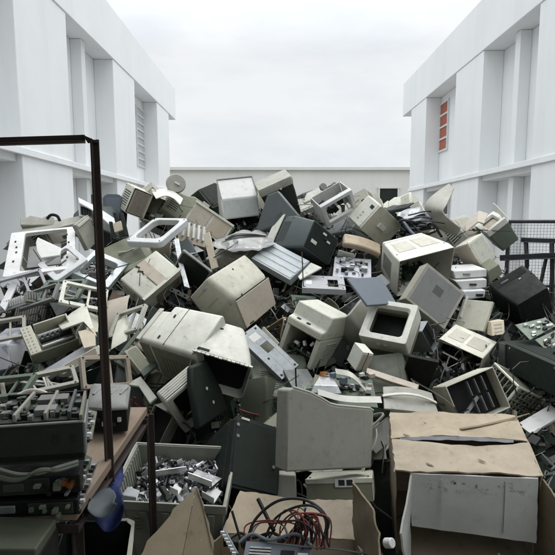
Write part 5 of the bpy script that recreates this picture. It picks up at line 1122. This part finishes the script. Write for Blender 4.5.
for k in range(14): mb = MB(); pslab(mb, FR, *(lambda u, v: (u, u+rn.uniform(.02, .07), v, v+rn.uniform(.1, .3)))(rn.uniform(.55, .92), rn.uniform(.05, .65)), rn.uniform(.006, .02)); mb.build('connector', rn.choice(['chip', 'zinc', 'pcb_pale', 'grey', 'copper']), o, bevel=0)
o, T4, FR, RI = unit('lowest dark drive unit with a metal nameplate, resting on the table', [(-22, 503, 1.078), (78, 499, 1.078), (86, 474, 1.253), (10, 477, 1.274)], 0, .036, 'black')
panel(o, 'nameplate', FR, .2, .37, .3, .75, .005, 'zinc_dull'); panel(o, 'bay', FR, .5, .95, .15, .85, .004, 'hollow')
for k in range(9): mb = MB(); pslab(mb, FR, *(lambda u, v: (u, u+rn.uniform(.02, .06), v, v+rn.uniform(.1, .3)))(rn.uniform(.5, .92), rn.uniform(.05, .65)), rn.uniform(.006, .02)); mb.build('connector', rn.choice(['chip', 'zinc', 'pcb_pale', 'grey']), o, bevel=0)
for k in range(4):
    o = empty('cable', ('pale cable sagging across the front of the black drive unit', 'green-grey cable hanging below the square holes', 'thin white wire along the stack of drive units', 'grey cable running under the topmost drive unit')[k], 'cable', group='cables on the drive units'); rn = random.Random(50+k)
    mb = MB(); mb.tube(curve_pts([P(-5, 468+3*k, 1.050), P(18, 474+2*k, 1.036), P(40, 473-k, 1.036), P(58, 467+k, 1.050), P(78, 461+k, 1.078)], 6), .0035+.0007*(k % 2), 6); mb.build('wire', ('grey', 'olive_dark', 'cable_grey', 'green_grey')[k], o, bevel=0)
for k, (q, mt, lb) in enumerate((([(75, 512, 1.092), (80, 510, 1.092), (98, 462, 1.204), (93, 460, 1.204)], 'grey', 'thin pale board edge leaning at the right of the drive units'), ([(70, 508, 1.099), (75, 510, 1.092), (92, 458, 1.211), (86, 455, 1.218)], 'pcb_pale', 'green circuit board leaning against the right side of the drive units'), ([(84, 440, 1.134), (92, 440, 1.134), (97, 412, 1.225), (88, 410, 1.232)], 'olive', 'olive board standing beside the topmost drive unit'))):
    o = empty('circuit_board', lb, 'circuit board', group='loose circuit boards'); pts = [P(*p) for p in q]; mb = MB(); slab_poly(mb, pts, .004); mb.build('board', mt, o, bevel=0)
    for j in range(10):
        a, b = random.Random(k*20+j).uniform(.1, .7), j/10.; c_ = pt(pts, a, b); mb = MB(); mb.box(c_+Vector((.003, -.006, .002)), (.01, .008, .007)); mb.build('chip', ('chip', 'zinc', 'white', 'grey')[j % 4], o, bevel=0)
o = empty('cabinet', 'grey-green topped cabinet standing in the front left corner', 'cabinet', P(20, 540, 0.980)*1.0); off2 = o.location.copy()
q = [P(-30, 549, 0.952), P(35.5, 545, 0.952), P(56.5, 517, 1.050), P(-10, 521, 1.064)]; tzz = sum(p.z for p in q)/4
q = [Vector((p.x, p.y, tzz)) for p in q]; mb = MB(); mb.hexa([p-off2-Vector((0, 0, .022)) for p in q], [p-off2 for p in q]); mb.build('top', 'olive_dark', o, bevel=.004)
q2 = [p+Vector((0, .006, 0)) for p in q]; mb = MB(); mb.hexa([Vector((p.x, p.y, 0))-off2 for p in q2], [p-off2-Vector((0, 0, .0225)) for p in q2]); mb.build('body', 'black', o, bevel=.003)
# white topped device on the table
o = empty('printer_mechanism', 'black mechanism with a pale domed top standing on the wooden table behind the tall post', 'printer mechanism')
q = [P(87, 410, 1.45), P(127, 410, 1.45), P(130, 389, 1.61), (P(92, 388, 1.62))]; mb = MB(); mb.hexa([p-Vector((0, 0, .066)) for p in q], q); mb.build('case', 'black', o, bevel=.004)
mb = MB(); c_ = sum(q, Vector())/4; mb.loft([[c_+(p-c_)*s_+Vector((0, 0, h_)) for p in [q[0], q[0].lerp(q[1], .5)-FW*.015, q[1], q[1].lerp(q[2], .5), q[2], q[2].lerp(q[3], .5), q[3], q[3].lerp(q[0], .5)]] for s_, h_ in ((1.04, .001), (1.05, .008), (.9, .018), (.55, .022))]); mb.build('lid', 'grey', o, bevel=.004)
FRq = [q[0]-Vector((0, 0, .066)), q[1]-Vector((0, 0, .066)), q[1], q[0]]
for k in range(6): panel(o, 'connector', FRq, .12+.13*k, .2+.13*k, .3+.2*(k % 2), .48+.2*(k % 2), .008, ('zinc', 'chip', 'sticker')[k % 3], 0)
for k in range(4): mb = MB(); mb.tube([c_+Vector((-.04+.027*k, -.02, .02)), c_+Vector((-.035+.027*k, .04, .022))], .004, 6); mb.build('rib', 'grey', o, bevel=0)
o = empty('cable', 'pale coiled cable lying behind the topmost drive unit', 'cable', group='cables on the drive units'); mb = MB(); mb.tube(curve_pts([P(-6, 408, 1.5), P(8, 405, 1.5), P(20, 395, 1.54), P(32, 391, 1.55), P(44, 393, 1.54), P(50, 398, 1.5)], 7), .008, 8); mb.build('wire', 'cable_white', o, bevel=0)
# blue plastic and pale tub under the table edge
o = crumpled('dark blue plastic sheeting hanging under the edge of the wooden table', 92, 496, 122, 486, 1.3, 0, 'blue_film', 4, 16, 12, .012, 'plastic_sheet', 'plastic sheet', 62)
crumpled('pale translucent plastic bag slumped under the edge of the wooden table', 88, 497, 112, 493, 1.22, 0, 'pale_film', 11, 16, 12, .014, 'plastic_bag', 'plastic bag', 30)
# black bin in the corner
o = empty('plastic_bin', 'black open bin with a torn pale edge, in front of the grey bin of scraps', 'plastic bin'); off3 = Vector((0, 0, 0))
q = [P(52, 560, 1.42), P(128, 560, 1.42), P(133, 521, 1.62), P(66, 524, 1.62)]; zt = sum(p.z for p in q)/4; q = [Vector((p.x, p.y, zt)) for p in q]; c_ = sum(q, Vector())/4
mb = MB(); b_ = [Vector((c_.x+(p.x-c_.x)*.85, c_.y+(p.y-c_.y)*.85, 0)) for p in q]; mb.loft([b_, q, [c_+(p-c_)*.95 for p in q], [Vector((c_.x+(p.x-c_.x)*.8, c_.y+(p.y-c_.y)*.8, .05)) for p in q]]); mb.build('body', 'black', o, bevel=.003)
mb = MB(); mb.sheet([P(126, 560, 1.41), P(129, 540, 1.5), P(132, 526, 1.58), P(127, 522, 1.62), P(112, 523, 1.63)], [P(131, 562, 1.41), P(133.5, 540, 1.5), P(134, 521, 1.6), P(128, 518.5, 1.63), P(112, 520, 1.64)], .006); mb.build('torn_edge', 'beige_grey', o, bevel=0)
# small white knob beside the big box
o = empty('plastic_dome', 'small white cap lying at the foot of the big cardboard box', 'plastic cap'); mb = MB(); mb.cyl(P(389, 543, 1.62), (.6, -.6, .4), .016, .03, 14); mb.build('cap', 'white', o, bevel=.003)
# ------------------------------------------------------------------ wire fence right of the heap
o = empty('wire_fence', 'black steel fence with fine wire mesh between the heap and the right wing', 'fence', (3.0, 4.9, 0)); LAND.append(('the wire fence', Vector((2.3, 4.6, 1.4))))
fb = Vector((3.0, 4.9, 0)); xL, xR = 2.28, 4.7
def fl_(xx, zz, dy=0.): return Vector((xx-fb.x, (4.95-.12*(xx-2.3))-fb.y+dy, zz))
for za, wd in ((1.685, .035), (.12, .035), (1.05, .03)):
    mb = MB(); mb.tube([fl_(xL, za), fl_(xR, za-.0)], wd/2, 8); mb.build('rail', 'rail_black', o, bevel=0)
for xx in (xL, 3.5, xR): mb = MB(); mb.tube([fl_(xx, 0), fl_(xx, 1.69)], .02, 8); mb.build('post', 'rail_black', o, bevel=0)
mb = MB()
for k in range(81): a = xL+(xR-xL)*k/80; mb.tube([fl_(a, .12, .012), fl_(a, 1.68, .012)], .0016, 3)
for k in range(52): za = .13+1.55*k/51; mb.tube([fl_(xL, za, .014), fl_(xR, za, .014)], .0016, 3)
mb.build('wire_mesh', 'rail_black', o, bevel=0)
o = empty('steel_trolley', 'black steel trolley frame with a diagonal brace beside the fence', 'trolley', P(540, 300, 4.0)*1.0); o.location.z = 0; tb = o.location.copy()
def TP(u, v, d_): return P(u, v, d_)-tb
for a, b, wd in ((TP(521, 240, 4.1), TP(590, 242, 3.9), .022), (TP(500, 258, 4.05), TP(592, 254, 3.85), .026), (TP(527, 240, 4.1), TP(528, 266, 4.05), .022), (TP(553, 243, 4.0), TP(554, 330, 3.95), .022), (TP(547, 258, 3.98), TP(541, 286, 4.0), .018)):
    mb = MB(); dd = (b-a).normalized(); angle_bar(mb, a, b, wd*1.7); mb.build('bar', 'rail_black', o, bevel=.002)
for u in (528, 554, 588):
    a = TP(u, 256, 4.02 if u < 540 else 3.95); mb = MB(); angle_bar(mb, a, Vector((a.x, a.y, .06)), .03); mb.build('leg', 'rail_black', o, bevel=0)
    mb = MB(); mb.cyl((a.x, a.y, .05), (1, 0, 0), .05, .03, 16); mb.build('wheel', 'black', o, bevel=.004)
# ------------------------------------------------------------------ the body of the heap
VD = [(100, 5.6), (140, 5.2), (170, 4.9), (200, 4.5), (230, 4.05), (265, 3.6), (300, 3.15), (330, 2.85), (370, 2.55), (400, 2.35), (440, 2.15), (470, 2.0), (510, 1.75), (555, 1.55), (640, 1.3)]
def lerp_tab(tab, x):
    if x <= tab[0][0]: return tab[0][1]
    for (a, b), (c, e) in zip(tab, tab[1:]):
        if x <= c: return b+(e-b)*(x-a)/(c-a)
    return tab[-1][1]
def hd(v): return lerp_tab(VD, v)
prof_t = sorted([(P(277, v, hd(v)).y, P(277, v, hd(v)).z) for v in range(185, 600, 12)])
def crest(x): return lerp_tab([(-2.6, 3.3), (-2.0, 3.75), (-1.2, 4.3), (-.8, 4.75), (.9, 4.75), (1.4, 4.2), (1.8, 3.9), (2.4, 3.3)], x)
def sm(a, b, x): s = min(1, max(0, (x-a)/(b-a))); return s*s*(3-2*s)
def heap_z(x, y):
    yc = crest(x); yy = min(y, yc); z = lerp_tab(prof_t, yy)-.34
    if y > yc: z -= (y-yc)*.75
    if y < 1.5: z -= (1.5-y)*.9
    z *= 1-sm(1.75, 3.1, x); z *= 1-sm(1.9, 3.3, -x)
    if x < -.4: z -= sm(.4, .75, -x)*sm(2.75, 2.3, y)*.55 if y < 2.75 else 0
    z -= sm(.25, -.15, x+.25)*sm(2.1, 1.8, y)*.25 if y < 2.1 and x < .1 else 0
    if .4 < x < 1.1 and 1.5 < y < 2.25: z = min(z, .22)
    if -.68 < x < -.1 and 1.55 < y < 2.1: z = min(z, .2)
    return z
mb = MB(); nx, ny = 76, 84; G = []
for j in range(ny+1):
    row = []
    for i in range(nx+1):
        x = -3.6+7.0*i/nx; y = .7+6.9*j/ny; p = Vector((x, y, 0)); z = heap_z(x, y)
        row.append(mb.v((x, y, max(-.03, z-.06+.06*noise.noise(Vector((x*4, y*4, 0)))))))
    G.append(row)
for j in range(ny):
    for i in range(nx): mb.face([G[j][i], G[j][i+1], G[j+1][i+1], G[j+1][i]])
ob = mb.build('scrap_mound', 'hollow', None, bevel=0); tag(ob, 'packed scrap under the loose casings, painted near black as shade in the gaps', 'scrap heap', kind='stuff')  # closed mound blocks light; its near-black colour paints the gaps as shade
rn = random.Random(17); mb = MB()
def rrot(): return Quaternion((rn.gauss(0, 1), rn.gauss(0, 1), rn.gauss(0, 1), rn.gauss(0, 1))).normalized().to_matrix()
cnt = 0
while cnt < 10500:
    x, y = rn.uniform(-3.3, 3.1), rn.uniform(.9, 6.8); z = heap_z(x, y)
    if z < .04: 
        if rn.random() > .12 or z < -.9: continue
        z = .01
    if .38 < x < 1.12 and 1.45 < y < 2.22: continue
    cnt += 1; s_ = rn.choice((.03, .05, .05, .08, .12))*rn.uniform(.6, 1.3); k = rn.random(); c = Vector((x, y, z+rn.uniform(-.05, .13)))
    if k < .48: mb.box(c, (s_, s_*rn.uniform(.25, .9), rn.uniform(.003, .02)), rrot())
    elif k < .64: mb.box(c, (s_, s_*rn.uniform(.3, .6), s_*rn.uniform(.2, .5)), rrot())
    elif k < .72: mb.cyl(c, rrot() @ Vector((0, 0, 1)), s_*.2, s_*rn.uniform(.3, 1.2), 8)
    else:
        R_ = rrot(); s_ *= rn.uniform(1, 2.2); a = R_ @ Vector((s_*1.6, 0, 0)); b = R_ @ Vector((0, s_, 0)); mb.tube(curve_pts([c-a, c-a*.4+b, c+a*.3-b*.5, c+a], 4), rn.uniform(.002, .005), 5)
ob = mb.build('debris', 'debris', None, bevel=0); tag(ob, 'small broken bits of plastic, boards and wire littering the heap', 'debris', kind='stuff')
# ------------------------------------------------------------------ countable scrap wedged between the big pieces
def f_shard(rn, mat):
    w_, h_, b_ = rn.uniform(.1, .26), rn.uniform(.07, .18), rn.uniform(-.05, .05); n = 6; A_ = []; B_ = []
    for k in range(n+1): s = k/n-.5; A_.append((s*w_, -h_/2+rn.uniform(-.008, .008), b_*(1-4*s*s))); B_.append((s*w_*rn.uniform(.8, 1), h_/2+rn.uniform(-.02, .02), b_*(1-4*s*s)+.02))
    mb = MB(); mb.sheet(A_, B_, .006); return [('sheet', mb, mat)]
def f_angle(rn, mat):
    w_, h_, k_ = rn.uniform(.14, .32), rn.uniform(.07, .16), rn.uniform(.04, .1); mb = MB(); mb.box((0, 0, 0), (w_, h_, .006)); mb.box((0, h_/2-.003, -k_/2-.0035), (w_, .006, k_)); out = [('panel', mb, [mat, 'hollow'])]
    m2 = mb; m2.mi = 1; n = 6; pa = [Vector((-w_/2, -h_/2, .003)), Vector((w_/2, -h_/2, .003)), Vector((w_/2, h_/2, .003)), Vector((-w_/2, h_/2, .003))]
    for k in range(n): pslab(m2, pa, .15, .6, .15+.12*k, .2+.12*k, .002)
    return out
def f_board(rn, mat):
    w_, h_ = rn.uniform(.12, .28), rn.uniform(.08, .2); mb = MB(); mb.box((0, 0, 0), (w_, h_, .003)); m2 = mb
    for k in range(18):
        a, b = rn.uniform(.006, .03), rn.uniform(.006, .025); c = ((rn.random()-.5)*(w_-a), (rn.random()-.5)*(h_-b), .0); hh = rn.uniform(.004, .02); mb.mi = 1 if k % 3 else 2; mb.box((c[0], c[1], hh/2+.002), (a, b, hh))
    return [('board', mb, [mat, 'chip', rn.choice(['zinc', 'cable_white', 'grey'])])]
def f_drive(rn, mat):
    w_, h_, t_ = .146, rn.uniform(.14, .2), rn.uniform(.025, .045); mb = MB(); mb.box((0, 0, 0), (w_, h_, t_)); m2 = MB(); m2.box((0, -h_/2-.003, 0), (w_, .006, t_)); m3 = MB(); m3.box((0, -h_/2-.007, .004), (w_*.7, .003, .008)); return [('case', mb, mat), ('face', m2, rn.choice(['beige', 'black', 'beige_grey'])), ('slot', m3, 'hollow')]
def f_supply(rn, mat):
    mb = MB(); mb.box((0, 0, 0), (.15, .14, .085)); m2 = MB(); m2.cyl((-.02, -.071, 0), (0, 1, 0), .035, .004, 20); m3 = MB(); m3.box((.05, -.072, .01), (.03, .006, .024)); m4 = MB(); m4.tube(curve_pts([(.06, .07, 0), (.1, .12, .03), (.06, .18, -.02), (.12, .22, .02)], 6), .008, 6); return [('case', mb, mat), ('fan_grille', m2, 'black'), ('socket', m3, 'black'), ('lead', m4, 'cable_black')]
def f_cable(rn, mat):
    c = [Vector((rn.uniform(-.2, .2), rn.uniform(-.12, .12), rn.uniform(-.02, .05))) for k in range(6)]; mb = MB(); mb.tube(curve_pts(c, 6), rn.uniform(.004, .008), 6); m2 = MB(); m2.box(c[-1], (.03, .018, .014)); return [('wire', mb, mat), ('plug', m2, 'black' if mat != 'cable_black' else 'beige')]
def f_keyboard(rn, mat):
    mb = MB(); mb.box((0, 0, 0), (.42, .15, .02)); m2 = MB()
    for j in range(5):
        for i in range(15): m2.box((-.19+.0265*i, -.055+.026*j, .013), (.021, .021, .012))
    return [('body', mb, mat), ('keys', m2, 'beige_pale' if mat != 'black' else 'charcoal')]
def f_bracket(rn, mat):
    w_ = rn.uniform(.1, .26); mb = MB(); mb.box((0, 0, 0), (w_, .03, .002)); mb.box((w_/2, 0, .014), (.002, .03, .03)); mb.box((-w_/2, 0, -.014), (.002, .03, .03)); mb.mi = 1
    for k in range(4): mb.box((-w_*.35+w_*.23*k, 0, .0012), (.016, .012, .002))
    return [('strip', mb, [mat, 'hollow'])]
def f_bay(rn, mat):
    w_, h_, t_ = rn.uniform(.15, .22), rn.uniform(.15, .24), rn.uniform(.08, .14); mb = MB(); e = .003
    for c, s_ in (((0, 0, t_/2), (w_, h_, e)), ((0, 0, -t_/2), (w_, h_, e)), ((w_/2, 0, 0), (e, h_, t_-e-.001)), ((-w_/2, 0, 0), (e, h_, t_-e-.001))): mb.box(c, s_)
    m2 = MB(); m2.box((0, h_*.3, 0), (w_-.01, .01, t_-.01)); return [('cage', mb, mat), ('inner_part', m2, 'black')]
def f_monitor(rn, mat):
    d = Vector((rn.uniform(.34, .4), rn.uniform(.34, .4), rn.uniform(.3, .35))); sh = Shell(d, [(-.5, .5, -.5, .5), (-.28, .5, -.5, .5), (-.1, .43, -.44, .45), (.5, .34, -.34, .36)], .018); m1 = sh.mesh(False); m1.shell = None
    m2 = m1; m2.mi = 1
    for side in 'TLR':
        pa = sh.patch(side, 2)
        for k in range(8): pslab(m2, pa, .2, .8, .2+.075*k, .23+.075*k, .001)
    m3 = MB(); pslab(m3, sh.patch('K'), .1, .9, .12, .88, .004); m4 = MB(); pslab(m4, sh.patch('F'), .08, .92, .12, .92, .002)
    return [('shell', m1, [mat, 'hollow']), ('back_plate', m3, mat), ('screen', m4, 'screen_glass')]
KIND = {'monitor': (f_monitor, 'monitor', [('beige_grey', 'grey-beige'), ('olive_dark', 'olive'), ('green_grey', 'green-grey'), ('charcoal', 'charcoal'), ('black_green', 'dark green'), ('black_green', 'blackish'), ('olive', 'olive-grey')], '{c} monitor housing'),  # mostly dark colours, standing in for shade deep between casings
        'housing_fragment': (f_shard, 'housing fragment', [('beige', 'beige'), ('beige_pale', 'pale'), ('beige_grey', 'grey-beige'), ('olive', 'olive'), ('charcoal', 'charcoal'), ('black_green', 'dark green')], 'curved {c} housing fragment'),
        'slotted_sheet': (f_angle, 'panel', [('beige', 'beige'), ('beige_pale', 'pale'), ('grey', 'grey'), ('beige_tan', 'tan'), ('black_green', 'blackish'), ('green_grey', 'green-grey')], 'folded {c} slotted panel'),
        'circuit_board': (f_board, 'circuit board', [('pcb', 'green'), ('pcb_pale', 'pale green'), ('tan', 'brown')], '{c} circuit board'),
        'disk_drive': (f_drive, 'disk drive', [('zinc', 'silver'), ('charcoal', 'dark grey'), ('black', 'black')], '{c} disk drive'),
        'power_supply': (f_supply, 'power unit', [('zinc_dull', 'grey'), ('zinc', 'silver')], '{c} power unit with a round fan'),
        'cable': (f_cable, 'cable', [('cable_black', 'black'), ('cable_grey', 'grey'), ('cable_white', 'white'), ('cable_red', 'red')], 'loose {c} cable'),
        'keyboard': (f_keyboard, 'keyboard', [('beige', 'beige'), ('black', 'black')], '{c} keyboard'),
        'metal_bracket': (f_bracket, 'bracket', [('zinc', 'bright'), ('zinc_dull', 'dull'), ('white', 'white')], '{c} metal bracket'),
        'drive_cage': (f_bay, 'drive cage', [('zinc_dull', 'dull grey'), ('black_green', 'dark'), ('beige_grey', 'beige')], '{c} empty drive cage')}
GRP = {'monitor': 'monitor housings deep in the heap', 'housing_fragment': 'housing fragments between the casings', 'slotted_sheet': 'slotted panels between the casings', 'circuit_board': 'loose circuit boards', 'disk_drive': 'disk drives in the heap', 'power_supply': 'power units in the heap', 'cable': 'loose cables in the heap', 'keyboard': 'keyboards in the heap', 'metal_bracket': 'metal brackets in the heap', 'drive_cage': 'drive cages in the heap'}
BAG = ['housing_fragment']*6+['slotted_sheet']*7+['circuit_board']*5+['disk_drive']*4+['power_supply']*2+['cable']*6+['keyboard']*1+['metal_bracket']*3+['drive_cage']*4
USED = {}
rn = random.Random(2024); idx = 0
SKIP = set([2,3,4,5,6,8,9,10,14,15,18,19,20,21,22,23,24,25,27,28,29,30,31,32,33,34,35,36,37,38,39,40,41,42,43,44,45,46,48,49,50,51,52,53,54,56,57,58,59,60,61,62,63,64,65,70,72,75,76,77,78,86,91,97,98,99,100,101,102,103,104,105,106,107,115,117,118,119,120,121,122,123,124,125,126,127,128,129,130,131,136,138,139,140,144,145,146,147,148,150,151,152,153,154,159,160,162,163,165,166,167,168,169,170,171,172,173,174,175,176,177,178,179,180,181,182,183,184,186,188,189,190,191,192,193,195,196,197,198,199,200,201,202,203,206,207,208,209,210,211,212,215,216,217,218,219,220,221,222,223,224,225,226,227,228,231,232,233,236,237,238,239,240,241,242,243,244,245,246,247,248,250,252,253,254,255,257,258,259,260,262,263,264,265,266,267,268,269,270,271,274,275,276,277,278,279,280,281,282,283,284,285,286,287,288,289,290,294,296,297,298,299,300,302,304,306,307,308,309,310,311,312,316,317,318,320,321,322,323,325,326,327,329,330,331,332,333,340,341,342,344,345,346,347,350,351,352,353,354,355,361,364,367,368,372,373,375,376,377,387,388,389,390,391,410,411])
spots = []
for j in range(15):
    for i in range(22):
        spots.append((-8+27*i+(13 if j % 2 else 0)+rn.uniform(-9, 9), 218+17.5*j+rn.uniform(-8, 8)))
deep = [(20+44*i+(22 if j % 2 else 0)+rn.uniform(-14, 14), 232+34*j+rn.uniform(-10, 10)) for j in range(7) for i in range(13)]
for n_spot, (u, v) in enumerate(deep+spots):
    big = n_spot < len(deep)
    kind = 'monitor' if big else rn.choice(BAG); fn, cat, cols, phrase = KIND[kind]; mat, cname = rn.choice(cols); seed = rn.random(); q = Quaternion((rn.gauss(0, 1), rn.gauss(0, .5), rn.gauss(0, .5), rn.gauss(0, 1))).normalized(); dj = rn.uniform(-.02, .1)
    idx += 1
    top = lerp_tab([(0, 240), (60, 236), (110, 222), (140, 200), (250, 195), (400, 215), (470, 235), (510, 262), (560, 272)], u)
    if v < top: continue
    if v > 395 and u < 130: continue
    if v > 430 and (u < 250 or u > 380): continue
    if idx in SKIP: continue
    p = P(u, v, hd(v)+(.36+dj*1.5 if big else .2+dj))
    p.z = max(p.z, heap_z(p.x, p.y)+(.0 if big else .03))
    near = sorted(LAND, key=lambda l: (l[1]-p).length)[:6]
    cands = [near[0], near[1], near[2], near[3]]; lab = None
    for n_, pos in cands:
        dv = p-pos; rel = 'below' if dv.z < -.12 else ('above' if dv.z > .12 else 'beside')
        l_ = phrase.format(c=cname)+' wedged '+rel+' '+n_
        if l_ not in USED: lab = l_; break
    if lab is None: lab = phrase.format(c=cname)+' wedged between '+near[0][0]+' and '+near[1][0]
    if lab in USED or len(lab.split()) > 16: continue
    USED[lab] = 1
    o = empty(kind, lab, cat, p, q, GRP[kind])
    for nm, mb, mt in fn(random.Random(seed), mat): mb.build(nm, mt, o, bevel=0 if nm in ('chip', 'wire', 'keys', 'slot', 'vent_grille') else .0015, segs=1)
